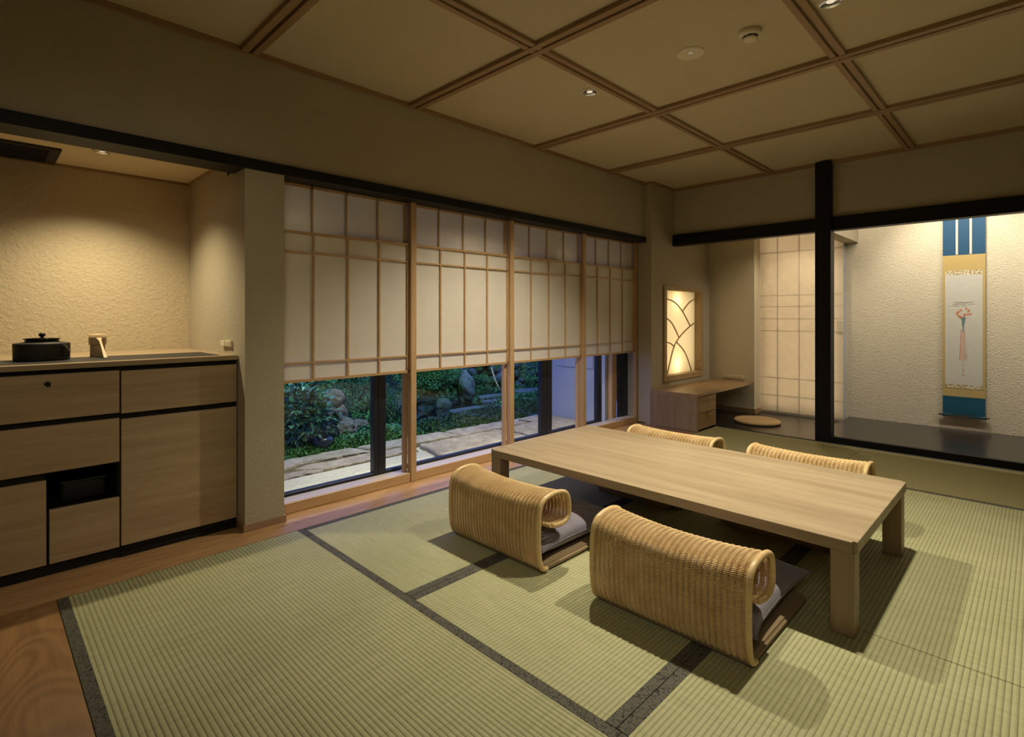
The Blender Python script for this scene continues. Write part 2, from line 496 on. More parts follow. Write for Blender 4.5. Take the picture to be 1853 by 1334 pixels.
# ---- ceiling
bm = nb(); box(bm, XL, XB, YR, YW, CZ + .012, CZ + .1); struct('ceiling', bm, M['ceil'])
n = 6
def battens():
    global n
    for X in (-.02, .99, 2.0, 3.185, 4.20):
        bm = nb()
        for dx in (-.026, .026): box(bm, X + dx - .018, X + dx + .018, YR, YW, CZ - .012, CZ + .014, bev=.002, seg=1)
        struct('trim_%d' % n, bm, M['batten_y']); n += 1
    for Y in (1.812, .745, -.32, -1.39):
        bm = nb()
        for dy in (-.022, .022): box(bm, XL, XB, Y + dy - .015, Y + dy + .015, CZ - .008, CZ + .013, bev=.002, seg=1)
        struct('trim_%d' % n, bm, M['batten']); n += 1
battens()
bm = nb()
box(bm, XL, 4.83, YW - .022, YW, CZ - .014, CZ + .014); box(bm, 4.83, XB, YD - .02, YD, CZ - .012, CZ + .014)
box(bm, 4.82, 4.835, YD, YW, CZ - .012, CZ + .014)
struct('trim_%d' % n, bm, M['batten']); n += 1
bm = nb(); box(bm, XB - .022, XB, YR, YD - .02, CZ - .02, CZ + .014); struct('trim_%d' % n, bm, M['batten_y']); n += 1

# ---- black timbers
def timber(b, nm='trim_%d'):
    global n
    bm = nb(); box(bm, *b, bev=.003, seg=1); struct(nm % n, bm, M['black']); n += 1
timber((XL, 4.835, 2.86, 3.03, 1.85, 1.905))                 # lintel over window and alcove
timber((5.265, 5.37, 1.416, 2.805, 1.845, 1.962))            # beam, left of post
timber((5.265, 5.37, YR, 1.292, 1.845, 1.962))               # beam, right of post
timber((5.225, 5.345, 1.293, 1.415, 0, CZ))                  # post
# tokonoma floors
bm = nb(); box(bm, 5.222, 6.42, 1.416, 2.285, -.03, .004); box(bm, 5.222, 6.16, 2.285, YD, -.03, .004); struct('floor_nook', bm, M['blackfloor'])
bm = nb(); box(bm, 5.265, 6.42, YR, 1.4155, -.03, .05, bev=.002); struct('floor_tokonoma', bm, M['blackfloor'])
bm = nb(); box(bm, 5.224, 5.2645, YR, 1.2925, -.03, .055, bev=.003); struct('trim_%d' % n, bm, M['black']); n += 1

# ---- baseboards
bm = nb(); box(bm, .962, 1.176, 2.862, 2.87, 0, .036); box(bm, .962, .97, 2.87, 2.97, 0, .036); box(bm, 1.168, 1.176, 2.87, 2.955, 0, .036)
struct('baseboard_pillar', bm, M['base'])
bm = nb(); box(bm, 6.148, 6.16, 2.272, YD, .004, .055); box(bm, 6.16, 6.33, 2.270, 2.28, .004, .055)
box(bm, 5.25, 6.148, YD - .012, YD, .004, .055)
struct('baseboard_desk_nook', bm, M['desk_x'])

# ---- window sill and glazing
bm = nb(); box(bm, 1.17, 4.83, 2.977, 3.075, 0, .059, bev=.002); struct('trim_%d' % n, bm, M['sill']); n += 1
win = bpy.data.objects.new('window_1', None); COL.objects.link(win); win.location = (2.8, 3.1, 0); win['kind'] = 'structure'
bm = nb()
for a, b in ((1.832, 1.865), (1.868, 1.921), (3.475, 3.54), (3.543, 3.612), (4.300, 4.328), (4.333, 4.366), (1.12, 1.18)):
    box(bm, a, b, 3.078, 3.125, .03, 2.0, bev=.002, seg=1)
for x0, x1 in ((1.18, 1.832), (1.921, 3.475), (3.612, 4.30)):
    box(bm, x0, x1, 3.08, 3.122, .03, .076, bev=.002, seg=1); box(bm, x0, x1, 3.08, 3.122, 1.95, 2.0)
obj('window_frame', bm, M['dark_metal'], win)
for x0, x1 in ((1.18, 1.832), (1.921, 3.475), (3.612, 4.30)):
    bm = nb(); box(bm, x0, x1, 3.098, 3.102, .076, 1.95); obj('pane', bm, M['glass'], win)

ZT, Z1, Z2, Z3, Z4 = 1.87, 1.572, 1.458, .833, .724
LS = [1.10, 2.034, 2.964, 3.903, 4.85]
shoji_labels = ['shoji screen beside the beige pillar, leftmost of the four', 'shoji screen second from the beige pillar, over the garden pool',
                'shoji screen third from the beige pillar, behind the window end of the table', 'shoji screen farthest from the pillar, next to the desk wall']
def shoji(k):
    L, R = LS[k], LS[k + 1]
    t = thing('shoji_screen', shoji_labels[k], 'shoji screen', ((L + R) / 2, 3.0, 0), 'shoji screens along the window')
    bm = nb(); box(bm, L + .002, L + .045, 2.955, 2.999, .001, ZT - .02 + .0, bev=.002, seg=1) if k else box(bm, L + .07, L + .085, 2.955, 2.99, .06, ZT - .02)
    obj('stile', bm, M['cedar_z'], t)
    bm = nb()
    if k == 3: box(bm, R - .05, R - .022, 2.957, 3.0, .001, ZT - .02)
    else: box(bm, R - .022, R + .001, 3.0, 3.03, .059, ZT - .02)
    obj('stile', bm, M['cedar_z'], t)
    xa = L + .045 if k else L + .07; xb = R - (.05 if k == 3 else 0)
    bm = nb(); box(bm, xa, xb, 2.962, 2.976, .001, .0585, bev=.002, seg=1)
    obj('bottom_rail', bm, M['cedar'], t)
    xs = [xa + (xb - xa) * i / 4 for i in (1, 2, 3)] if k else [1.382, 1.598, 1.814]
    # fixed upper lattice
    bm = nb()
    for x in xs: box(bm, x - .006, x + .006, 2.999, 3.007, Z3 + .07, ZT - .02)
    box(bm, xa, xb, 2.999, 3.009, ZT - .035, ZT - .02); box(bm, xa, xb, 3.003, 3.014, Z3 + .055, Z3 + .07)
    obj('upper_lattice', bm, M['cedar_z'], t)
    bm = nb(); box(bm, xa, xb + .003, 3.0095, 3.0105, Z3 + .065, ZT - .02); obj('upper_paper', bm, M['shoji'], t)
    # movable sash in front
    bm = nb()
    e = .0
    for x in xs: box(bm, x - .0055, x + .0055, 2.978, 2.988, Z4 + .012, Z1)
    for z, h in ((Z1, .011), (Z2, .007), (Z3, .007), (Z4 + .006, .012)):
        box(bm, xa, xb, 2.977, 2.989, z - h / 2 * 1.3, z + h / 2 * 1.3)
    box(bm, xa, xa + .012, 2.977, 2.989, Z4, Z1); box(bm, xb - .012, xb, 2.977, 2.989, Z4, Z1)
    s = obj('sliding_sash', bm, M['cedar'], t)
    bm = nb(); box(bm, xa + .002, xb - .002, 2.9895, 2.9905, Z4 + .008, Z1 - .002); obj('sash_paper', bm, M['shoji2'], s)
for k in range(4): shoji(k)
bm = nb(); box(bm, 4.825, 4.835, 2.956, 3.0, 0, 1.85); box(bm, 4.829, 4.831, 2.87, 2.955, 0, .01); struct('trim_%d' % n, bm, M['black']); n += 1

# ------------------------------------------------------------------ alcove cabinets
YC = 2.972; DF = .018
def front(t, x0, x1, z0, z1, nm, m='cab'):
    bm = nb(); box(bm, x0, x1, YC - .002, YC + DF, z0, z1, bev=.0012, seg=1)
    return obj(nm, bm, M[m], t)
cb = thing('cabinet', 'wooden cabinet against the beige pillar, plain tall door and shallow top drawer', 'cabinet', (.72, 3.3, 0))
bm = nb(); box(bm, .4715, .967, YC + .02, 3.85, .02, .862); box(bm, .4715, .967, YC + .0, YC + .02, .001, .02)
obj('carcass', bm, M['toeblack'], cb)
bm = nb(); box(bm, .4715, .967, YC + .012, YC + .03, .001, .05); obj('toe_kick', bm, M['toeblack'], cb)
front(cb, .4735, .9635, .655, .848, 'drawer'); front(cb, .4735, .9635, .052, .628, 'door')
cb2 = thing('cabinet', 'wooden cabinet unit at the left edge with a dark open niche and a round lock', 'cabinet', (-.1, 3.3, 0))
bm = nb()
box(bm, -.60, .212, YC + .02, 3.85, .02, .862)
box(bm, .212, .4705, 3.45, 3.85, .02, .862); box(bm, .212, .4705, YC + .02, 3.45, .02, .268); box(bm, .212, .4705, YC + .02, 3.45, .432, .862)
box(bm, .462, .4705, YC + .012, 3.45, .268, .432)
obj('carcass', bm, M['toeblack'], cb2)
bm = nb(); box(bm, -.60, .4705, YC + .012, YC + .03, .001, .05); obj('toe_kick', bm, M['toeblack'], cb2)
d = front(cb2, -.592, .4665, .660, .852, 'drawer')
bm = nb(); tube(bm, [(.2195, YC - .002, .812), (.2195, YC - .010, .812)], .0105, 20); tube(bm, [(.2195, YC - .010, .812), (.2195, YC - .0115, .812)], .007, 16)
obj('lock', bm, M['dark_metal'], d)
front(cb2, -.592, .4665, .438, .635, 'drawer')
front(cb2, -.592, .2155, .050, .406, 'door'); front(cb2, .2255, .4665, .050, .277, 'door')
bm = nb(); box(bm, .275, .430, 3.08, 3.32, .2705, .36, bev=.008); box(bm, .27, .435, 3.075, 3.325, .352, .362, bev=.003)
single('storage_box', bm, M['plastic_dark'], 'black box standing in the dark niche of the left cabinet', 'box')
# worktop
wt = thing('worktop', 'long wooden worktop over the cabinets with a dark inset strip', 'worktop', (.2, 3.4, .872))
bm = nb(); box(bm, -1.5, .968, 2.962, 3.0, .872, .8955, bev=.0015, seg=1); box(bm, -1.5, .968, 3.0, 3.858, .872, .895)
obj('top_board', bm, M['table_x'], wt)
bm = nb(); box(bm, -1.45, .90, 3.022, 3.36, .8952, .8962); obj('inset_strip', bm, M['stone_black'], wt)
bm = nb(); box(bm, -1.5, .966, 2.985, 3.85, .8625, .8715)
struct('trim_%d' % n, bm, M['toeblack']); n += 1

# kettle brazier
kt = thing('iron_kettle', 'low round black iron kettle with a flat lid on the worktop', 'kettle', (.222, 3.262, .8962))
bm = nb(); lathe(bm, [(0, .0), (.096, 0), (.0975, .001), (.0985, .003), (.1, .008), (.101, .07), (.1008, .075), (.1, .0775), (.098, .079), (.094, .0797), (.062, .084), (.061, .090), (.05, .0915), (0, .0915)], .222, 3.262, .8962, 48)
obj('body', bm, M['iron'], kt, True)
bm = nb(); lathe(bm, [(0, .092), (.058, .092), (.064, .095), (.067, .0985), (.066, .1005), (.02, .104), (0, .1045)], .222, 3.262, .8962, 48)
ld = obj('lid', bm, M['lacquer'], kt, True)
bm = nb(); lathe(bm, [(0, .104), (.006, .104), (.006, .108), (.012, .111), (.0135, .117), (.010, .123), (0, .125)], .222, 3.262, .8962, 24)
obj('knob', bm, M['lacquer'], ld, True)
for s in (1, -1):
    bm = nb(); cx, cy = .222 + s * .7038 * .104, 3.262 - s * .7104 * .104
    box(bm, -.006, .006, -.011, .011, .018, .07, bev=.004)
    bmesh.ops.rotate(bm, verts=bm.verts[:], cent=(0, 0, 0), matrix=Matrix.Rotation(-math.radians(45), 3, 'Z'))
    bmesh.ops.translate(bm, verts=bm.verts[:], vec=(cx, cy, .8962))
    tube(bm, [(cx + s * .005, cy - s * .005, .8962 + .06), (cx + s * .013, cy - s * .013, .8962 + .05), (cx + s * .013, cy - s * .013, .8962 + .025), (cx + s * .005, cy - s * .005, .8962 + .02)], .004, 8)
    obj('lug', bm, M['iron'], kt)
# lid rest and ladle
bx, by = .436, 3.345
bm = nb(); lathe(bm, [(0, 0), (.029, 0), (.031, .003), (.030, .03), (.0305, .057), (.028, .059), (.026, .056), (.0255, .045), (0, .045)], bx, by, .8962, 32)
single('lid_rest', bm, M['bamboo_z'], 'short bamboo cylinder under the ladle cup on the worktop', 'tea utensil', smooth=True, base=(bx, by, .8962))
lt = thing('bamboo_ladle', 'pale bamboo tea ladle with its cup on the short cylinder', 'ladle', (bx, by, .9555))
bm = nb(); lathe(bm, [(0, .0), (.034, .0), (.0355, .002), (.0362, .03), (.035, .052), (.033, .053), (.0325, .004), (0, .003)], bx, by, .9555, 36)
obj('cup', bm, M['bamboo'], lt, True)
bm = nb()
hp = [(bx, by - .034, .9875), (bx + .002, by - .07, .972), (bx + .003, by - .13, .9385), (bx + .004, by - .20, .8985)]
ww = [.011, .0045, .0045, .0065]
pv = None
for p, w_ in zip(hp, ww):
    q = [bm.verts.new((p[0] - w_, p[1], p[2])), bm.verts.new((p[0] + w_, p[1], p[2])), bm.verts.new((p[0] + w_, p[1] - .001, p[2] + .004)), bm.verts.new((p[0] - w_, p[1] - .001, p[2] + .004))]
    if pv:
        for i in range(4): bm.faces.new((pv[i], pv[(i + 1) % 4], q[(i + 1) % 4], q[i]))
    else: bm.faces.new(q)
    pv = q
bm.faces.new(pv)
obj('handle', bm, M['bamboo'], lt)

# wall switch on alcove side wall
sw = thing('wall_switch', 'ivory switch and socket plate on the alcove side wall above the worktop', 'wall switch', (.966, 3.12, .93))
bm = nb(); box(bm, .958, .9695, 3.045, 3.125, .933, .968, bev=.002); obj('plate', bm, M['plastic'], sw)
for y0 in (3.050, 3.076, 3.102):
    bm = nb(); box(bm, .955, .958, y0, y0 + .018, .939, .962, bev=.001, seg=1); obj('button', bm, M['plastic'], sw)
bm = nb(); box(bm, .954, .9695, 3.130, 3.20, .936, .964, bev=.002); obj('socket', bm, M['plastic'], sw)

# air vent in alcove ceiling
av = thing('air_vent', 'black slot air vent in the lit alcove ceiling', 'air vent', (-.2, 3.66, 1.93))
bm = nb(); box(bm, -.8, .313, 3.50, 3.53, 1.928, 1.9395); box(bm, -.8, .313, 3.81, 3.842, 1.928, 1.9395); box(bm, .27, .313, 3.53, 3.81, 1.928, 1.9395); box(bm, -.8, -.76, 3.53, 3.81, 1.928, 1.9395)
obj('frame', bm, M['dark_metal'], av)
bm = nb(); box(bm, -.76, .27, 3.53, 3.81, 1.934, 1.9395); obj('recess', bm, M['toeblack'], av)
for i in range(6):
    bm = nb(); box(bm, -.76, .27, 3.56 + i * .042, 3.575 + i * .042, 1.9295, 1.934); obj('slat', bm, M['dark_metal'], av)

# ------------------------------------------------------------------ low table
TX0, TX1, TY0, TY1, TZ = 2.10, 3.048, .441, 2.262, .33
tb = thing('low_table', 'long low pale oak table standing on the tatami in the middle of the room', 'table', ((TX0 + TX1) / 2, (TY0 + TY1) / 2, 0))
bm = nb()
box(bm, TX0, TX1, TY0, TY1, TZ - .041, TZ)
ve = [e for e in bm.edges if abs(e.verts[0].co.z - e.verts[1].co.z) > .01]
bmesh.ops.bevel(bm, geom=ve, offset=.014, segments=4, affect='EDGES')
ed = [e for e in bm.edges if len(e.link_faces) == 2 and e.calc_face_angle(0) > 1.2 and abs(e.verts[0].co.z - e.verts[1].co.z) < .001]
bmesh.ops.bevel(bm, geom=ed, offset=.0015, segments=1, affect='EDGES')
obj('tabletop', bm, M['table'], tb)
for x0 in (TX0 + .006, TX1 - .006 - .072):
    for y0 in (TY0 + .008, TY1 - .008 - .074):
        bm = nb(); box(bm, x0, x0 + .072, y0, y0 + .074, .0012, TZ - .041, bev=.003)
        obj('leg', bm, M['table_z'], tb)
bm = nb(); box(bm, TX0 + .08, TX1 - .08, TY0 + .03, TY0 + .06, TZ - .075, TZ - .041); obj('cross_rail', bm, M['table_x'], tb)
bm = nb(); box(bm, TX0 + .08, TX1 - .08, TY1 - .06, TY1 - .03, TZ - .075, TZ - .041)
obj('cross_rail', bm, M['table_x'], tb)

# ------------------------------------------------------------------ wicker floor chair
PR = [(.045, .014), (.022, .018), (.006, .034), (-.006, .075), (-.011, .14), (-.010, .21), (-.006, .262), (.006, .295), (.030, .315), (.075, .325), (.125, .325),
      (.168, .312), (.188, .285), (.194, .245), (.191, .208), (.168, .187), (.125, .182), (.075, .190)]
prof = catmull(PR, 10)
# resample evenly
def resample(P, step):
    out = [P[0]]; acc = 0
    for a, b in zip(P, P[1:]):
        d = math.dist(a, b); t = step - acc
        while t <= d:
            out.append(tuple(x + (y - x) * t / d for x, y in zip(a, b))); t += step
        acc = (acc + d) % step if d + acc >= step else acc + d
    return out
prof = resample(prof, .0052)
W2 = .30
def defo(x, y, z):
    q = 1 - (y / W2) ** 2
    zz = z * (1 - .045 * q) if z > .02 else z
    k = min(1, max(0, z / .3))
    return Vector((x - .014 * q * k, y * (1 - .0 * k), zz))
def nrm(i):
    a = prof[max(i - 1, 0)]; b = prof[min(i + 1, len(prof) - 1)]
    dx, dz = b[0] - a[0], b[1] - a[1]; L = math.hypot(dx, dz)
    return (-dz / L, dx / L)     # outward side
def make_chair(label, loc, rotz):
    t = thing('floor_chair', label, 'floor chair', loc, 'wicker floor chairs around the low table', rotz)
    bm = nb()
    ns = 27; sp = (2 * W2 - .03) / ns; y0 = -W2 + .015
    # twined weavers: an outer and an inner strand in every row, bulging over each stake
    SP = 6
    for i in range(2, len(prof)):
        nx, nz = nrm(i); x, z = prof[i]; tx, tz = -nz, nx
        for sgn in (1, -1):
            rings = []
            for j in range(ns * SP + 1):
                y = y0 + j * sp / SP
                cc = abs(math.cos(j * PI / SP))
                off = sgn * (.0004 + .0048 * cc ** .9)
                tw = .0006 * math.sin(j * 2 * PI / SP) * sgn
                hh = .0008 + .0016 * cc ** .7
                c = defo(x + nx * off + tx * tw, y, z + nz * off + tz * tw)
                rings.append([bm.verts.new(c + Vector((tx * a + nx * b, 0, tz * a + nz * b))) for a, b in ((hh, 0), (0, .0014), (-hh, 0), (0, -.0014))])
            for r0, r1 in zip(rings, rings[1:]):
                for k in range(4):
                    f = bm.faces.new((r0[k], r0[(k + 1) % 4], r1[(k + 1) % 4], r1[k])); f.smooth = True
    # stakes
    for s in range(ns + 1):
        y = y0 + s * sp
        tube(bm, [defo(p[0], y, p[1]) for p in prof[::3]], .0030, 6)
    obj('woven_back', bm, M['rattan'], t, local=True, recalc=False)
    for s in (-1, 1):
        bm = nb()
        pts = []; rr = []
        q = resample(catmull(PR, 10), .0027)
        for i, p in enumerate(q):
            pts.append(defo(p[0], s * (W2 - .006), p[1])); rr.append(.0112 if i % 2 else .0104)
        rr[0] = .006
        tube(bm, pts, rr, 10)
        obj('rim', bm, M['rim'], t, True, local=True, recalc=False)
    bm = nb(); e = PR[-1]
    pts = [defo(e[0] - .004, -W2 + .006 + i * .0027, e[1]) for i in range(int((2 * W2 - .012) / .0027) + 1)]
    tube(bm, pts, [.0095 if i % 2 else .0089 for i in range(len(pts))], 8)
    obj('rim', bm, M['rim'], t, True, local=True, recalc=False)
    # seat base: cloth-covered board with rounded corners
    bm = nb(); box(bm, .012, .615, -.295, .295, .0015, .030)
    ve = [v for v in bm.edges if abs(v.verts[0].co.z - v.verts[1].co.z) > .01 and v.verts[0].co.x > .3]
    bmesh.ops.bevel(bm, geom=ve, offset=.05, segments=8, affect='EDGES')
    ed = [v for v in bm.edges if len(v.link_faces) == 2 and v.calc_face_angle(0) > 1.0]
    bmesh.ops.bevel(bm, geom=ed, offset=.009, segments=3, affect='EDGES')
    for v in bm.verts:
        if v.co.z > .015 and v.co.x > .1: v.co.z += .010 * math.exp(-((v.co.x - .35) / .25) ** 2) * (1 if abs(v.co.y) > .2 else .2) * 0
    obj('seat_base', bm, M['cloth_brown'], t, local=True)
    return t
chair0 = make_chair('wicker floor chair nearest the camera, woven back turned to us', (1.688, .932, 0), 0)
def copy_tree(o, label, loc, rotz):
    r = o.copy(); COL.objects.link(r); r.location = loc; r.rotation_euler = (0, 0, rotz); r['label'] = label
    for ch in list(o.children):
        c = ch.copy(); COL.objects.link(c); c.parent = r
    return r
copy_tree(chair0, 'near-side wicker floor chair with its back to us, at the window end', (1.690, 1.800, 0), 0)
copy_tree(chair0, 'wicker floor chair behind the table, at its window end beside the writing desk', (3.375, 1.735, 0), PI)
copy_tree(chair0, 'wicker floor chair behind the table, nearer the hanging scroll', (3.392, .930, 0), PI)

# ------------------------------------------------------------------ floor cushions (zabuton)
def zab_bm(seed, a=.288, h=.060):
    rnd = random.Random(seed); bm = nb(); N = 44
    ph = [rnd.uniform(0, 6) for _ in range(8)]
    def P(u, v, s):
        # corners pulled out, edges drawn in
        k = 1 - .055 * (1 - abs(u) ** 3 * abs(v) ** 3 * 1.0) * (max(abs(u), abs(v)) ** 4)
        x = u * a * (k + .05 * (abs(u * v) ** 6)); y = v * a * (k + .05 * (abs(u * v) ** 6))
        th = ((1 - abs(u) ** 3.6) * (1 - abs(v) ** 3.6)) ** .42 if max(abs(u), abs(v)) < 1 else 0
        r = max(abs(u), abs(v))
        wr = .0035 * math.sin(9 * u + 5 * v * v + ph[0]) * math.sin(7 * v + ph[1]) + .004 * math.exp(-((r - .82) / .12) ** 2) * math.sin(15 * math.atan2(v, u) + ph[2])
        wr += .005 * math.exp(-((u * .8 + v * .6 - .1 * ph[3] + .3) / .05) ** 2) * -1 * th
        z = h + s * (h * th + (wr * th if s > 0 else 0))
        if s < 0: z = max(z, h * .12 * (1 - th) if False else .001)
        z0 = z
        return (x, y, z0)
    gr = {}
    for s in (1, -1):
        for i in range(N + 1):
            for j in range(N + 1):
                u = math.sin((i / N * 2 - 1) * PI / 2); v = math.sin((j / N * 2 - 1) * PI / 2)
                u = .5 * u + .5 * (i / N * 2 - 1); v = .5 * v + .5 * (j / N * 2 - 1)
                if s < 0 and (i in (0, N) or j in (0, N)): gr[s, i, j] = gr[1, i, j]; continue
                gr[s, i, j] = bm.verts.new(P(u, v, s))
        for i in range(N):
            for j in range(N):
                f = [gr[s, i, j], gr[s, i + 1, j], gr[s, i + 1, j + 1], gr[s, i, j + 1]]
                bm.faces.new(f if s > 0 else f[::-1]).smooth = True
    seam = [P(math.cos(t) / max(abs(math.cos(t)), abs(math.sin(t))), math.sin(t) / max(abs(math.cos(t)), abs(math.sin(t))), 1) for t in [k * 2 * PI / 160 for k in range(161)]]
    sb = nb(); tube(sb, seam, .0022, 6)
    return bm, sb
def zabuton(label, loc, rotz, seed):
    t = thing('floor_cushion', label, 'cushion', loc, 'mauve floor cushions on the wicker chairs', rotz)
    a, b = zab_bm(seed)
    obj('cover', a, M['zab'], t, True, local=True); obj('piping', b, M['zab'], t, True, local=True)
zabuton('mauve-grey cushion on the wicker chair nearest the camera', (2.012, .935, .0305), .02, 3)
zabuton('mauve-grey cushion on the near wicker chair at the window end', (2.010, 1.800, .0305), -.02, 8)
zabuton('mauve-grey cushion on the wicker chair beside the writing desk', (3.07, 1.735, .0305), PI, 5)
zabuton('mauve-grey cushion on the far wicker chair towards the scroll', (3.087, .93, .0305), PI + .01, 6)

# straw cushion
bm = nb(); cx, cy = 5.665, 2.07
pr = [(0, .001)]
for i in range(15):
    r = .0145 * i
    pr += []
pr = [(0, 0), (.205, 0), (.219, .006), (.224, .016), (.219, .026)]
k = 14
for i in range(k, 0, -1):
    r = .0152 * i; pr += [(r, .0305), (r - .004, .0325), (r - .0115, .0325), (r - .0145, .0295)]
pr = [p for p in pr if p[0] >= 0] + [(0, .0305)]
lathe(bm, pr, cx, cy, .0045, 72)
single('straw_cushion', bm, M['straw'], 'round coiled straw seat cushion on the black floor by the writing desk', 'cushion', smooth=True, base=(cx, cy, .0045))

# ------------------------------------------------------------------ writing desk
dk = thing('writing_desk', 'low built-in wooden writing desk with two drawers under the lit lattice window', 'desk', (5.3, 2.55, 0))
bm = nb(); box(bm, 4.80, 6.147, 2.300, 2.799, .328, .357, bev=.002); obj('desktop', bm, M['desk_x'], dk)
bm = nb(); box(bm, 4.80, 4.842, 2.302, 2.797, .001, .328, bev=.002); obj('side_panel', bm, M['desk_z'], dk)
bm = nb(); box(bm, 4.842, 5.215, 2.322, 2.787, .006, .328); obj('carcass', bm, M['toeblack'], dk)
bm = nb(); box(bm, 5.215, 5.219, 2.303, 2.787, .006, .328); obj('inner_side', bm, M['desk_z'], dk)
for z0, z1 in ((.170, .322), (.014, .164)):
    bm = nb(); box(bm, 4.845, 5.214, 2.304, 2.322, z0, z1, bev=.0015, seg=1); d = obj('drawer', bm, M['desk_x'], dk)
    bm = nb(); box(bm, 4.985, 5.08, 2.290, 2.304, z1 - .004, z1 - .001); box(bm, 4.985, 5.08, 2.290, 2.293, z1 - .012, z1 - .001); obj('pull', bm, M['brass'], d)
so = thing('wall_socket', 'ivory double socket strip on the rough wall just above the desktop', 'wall socket', (6.155, 2.5, .39))
bm = nb(); box(bm, 6.148, 6.1595, 2.395, 2.61, .383, .417, bev=.002); obj('plate', bm, M['plastic'], so)
for y in (2.44, 2.50, 2.565):
    bm = nb(); box(bm, 6.146, 6.148, y - .02, y + .02, .389, .411, bev=.0008, seg=1)
    box(bm, 6.1455, 6.1461, y - .008, y - .005, .396, .405, 1); box(bm, 6.1455, 6.1461, y + .005, y + .008, .396, .405, 1)
    obj('socket', bm, [M['plastic'], M['plastic_dark']], so)

# ------------------------------------------------------------------ lit lattice window over the desk
lw = bpy.data.objects.new('window_2', None); COL.objects.link(lw); lw.location = (5.5, 2.8, .43); lw['kind'] = 'structure'
bm = nb()
X0, X1, Z0, Z1_ = 5.066, 5.968, .405, 1.420
for b in ((X0, X0 + .055, Z0, Z1_), (X1 - .055, X1, Z0, Z1_), (X0 + .055, X1 - .055, Z0, Z0 + .06), (X0 + .055, X1 - .055, Z1_ - .05, Z1_)):
    box(bm, b[0], b[1], 2.782, 2.812, b[2], b[3], bev=.002, seg=1)
xi0, xi1, zi0, zi1 = X0 + .055, X1 - .055, Z0 + .06, Z1_ - .05
for b in ((xi0 - .03, xi0 + .0, zi0 - .03, zi1 + .03), (xi1, xi1 + .03, zi0 - .03, zi1 + .03), (xi0, xi1, zi0 - .03, zi0), (xi0, xi1, zi1, zi1 + .03)):
    box(bm, b[0], b[1], 2.812, 2.87, b[2], b[3])
obj('window_frame', bm, M['frame_z'], lw)
bm = nb(); box(bm, xi0 - .02, xi1 + .02, 2.866, 2.8675, zi0 - .02, zi1 + .02); obj('paper_pane', bm, M['lampaper'], lw)
arcs = [[(5.121, 1.296), (5.205, 1.286), (5.424, 1.248), (5.616, 1.14), (5.789, 0.983)],
        [(5.913, 1.30), (5.9, 1.295), (5.749, 1.242), (5.603, 1.146)],
        [(5.121, 1.115), (5.205, 1.085), (5.362, 1.019), (5.525, 0.858)],
        [(5.913, 1.020), (5.9, 1.017), (5.749, 0.965), (5.551, 0.870), (5.400, 0.745), (5.26, 0.465)],
        [(5.474, 0.805), (5.655, 0.692), (5.789, 0.521), (5.81, .465)],
        [(5.121, .832), (5.205, 0.82), (5.313, 0.804), (5.411, 0.765)]]
for a in arcs:
    bm = nb(); P = catmull(a, 6); prev = None
    for i, p in enumerate(P):
        q = P[min(i + 1, len(P) - 1)]; r = P[max(i - 1, 0)]
        dx, dz = q[0] - r[0], q[1] - r[1]; L = math.hypot(dx, dz); nx, nz = -dz / L * .0055, dx / L * .0055
        vs = [bm.verts.new((p[0] + nx, 2.853, p[1] + nz)), bm.verts.new((p[0] - nx, 2.853, p[1] - nz)), bm.verts.new((p[0] - nx, 2.864, p[1] - nz)), bm.verts.new((p[0] + nx, 2.864, p[1] + nz))]
        if prev:
            for k2 in range(4): bm.faces.new((prev[k2], prev[(k2 + 1) % 4], vs[(k2 + 1) % 4], vs[k2]))
        prev = vs
    obj('curved_muntin', bm, M['frame_z'], lw)
# light box behind
bm = nb(); xb0, xb1, zb0, zb1 = xi0 - .025, xi1 + .025, zi0 - .025, zi1 + .025
box(bm, xb0, xb1, 2.985, 2.998, zb0, zb1)
struct('wall_lightbox_back', bm, M['cream'])

# ------------------------------------------------------------------ backlit paper wall
pw = bpy.data.objects.new('window_3', None); COL.objects.link(pw); pw.location = (6.34, 1.87, 0); pw['kind'] = 'structure'
bm = nb(); box(bm, 6.340, 6.3412, 1.452, 2.278, .006, 2.118)
obj('paper_pane', bm, M['glowpaper'], pw)
bm = nb()
for y in (2.094, 1.872, 1.652): box(bm, 6.3418, 6.348, y - .003, y + .003, .01, 2.115)
for z in (1.808, 1.326, 1.202, 1.066, .93, .404, .206): box(bm, 6.3422, 6.3475, 1.452, 2.278, z - .0022, z + .0022)
box(bm, 6.3425, 6.348, 1.452, 2.278, .006, .03)
obj('lattice', bm, M['outwall'], pw)
bm = nb(); box(bm, 6.42, 6.54, 1.452, 2.279, -.03, 2.118)
for v in bm.verts: pass
struct('wall_behind_paper', bm, M['outwall'])
bm = nb(); box(bm, 6.325, 6.3395, 1.452, 1.50, .93, 1.05); 
struct('trim_%d' % n, bm, M['plastic']); n += 1
bm = nb(); box(bm, 6.342, 6.42, 1.4495, 1.4515, .006, 2.118)
struct('trim_%d' % n, bm, M['outwall']); n += 1

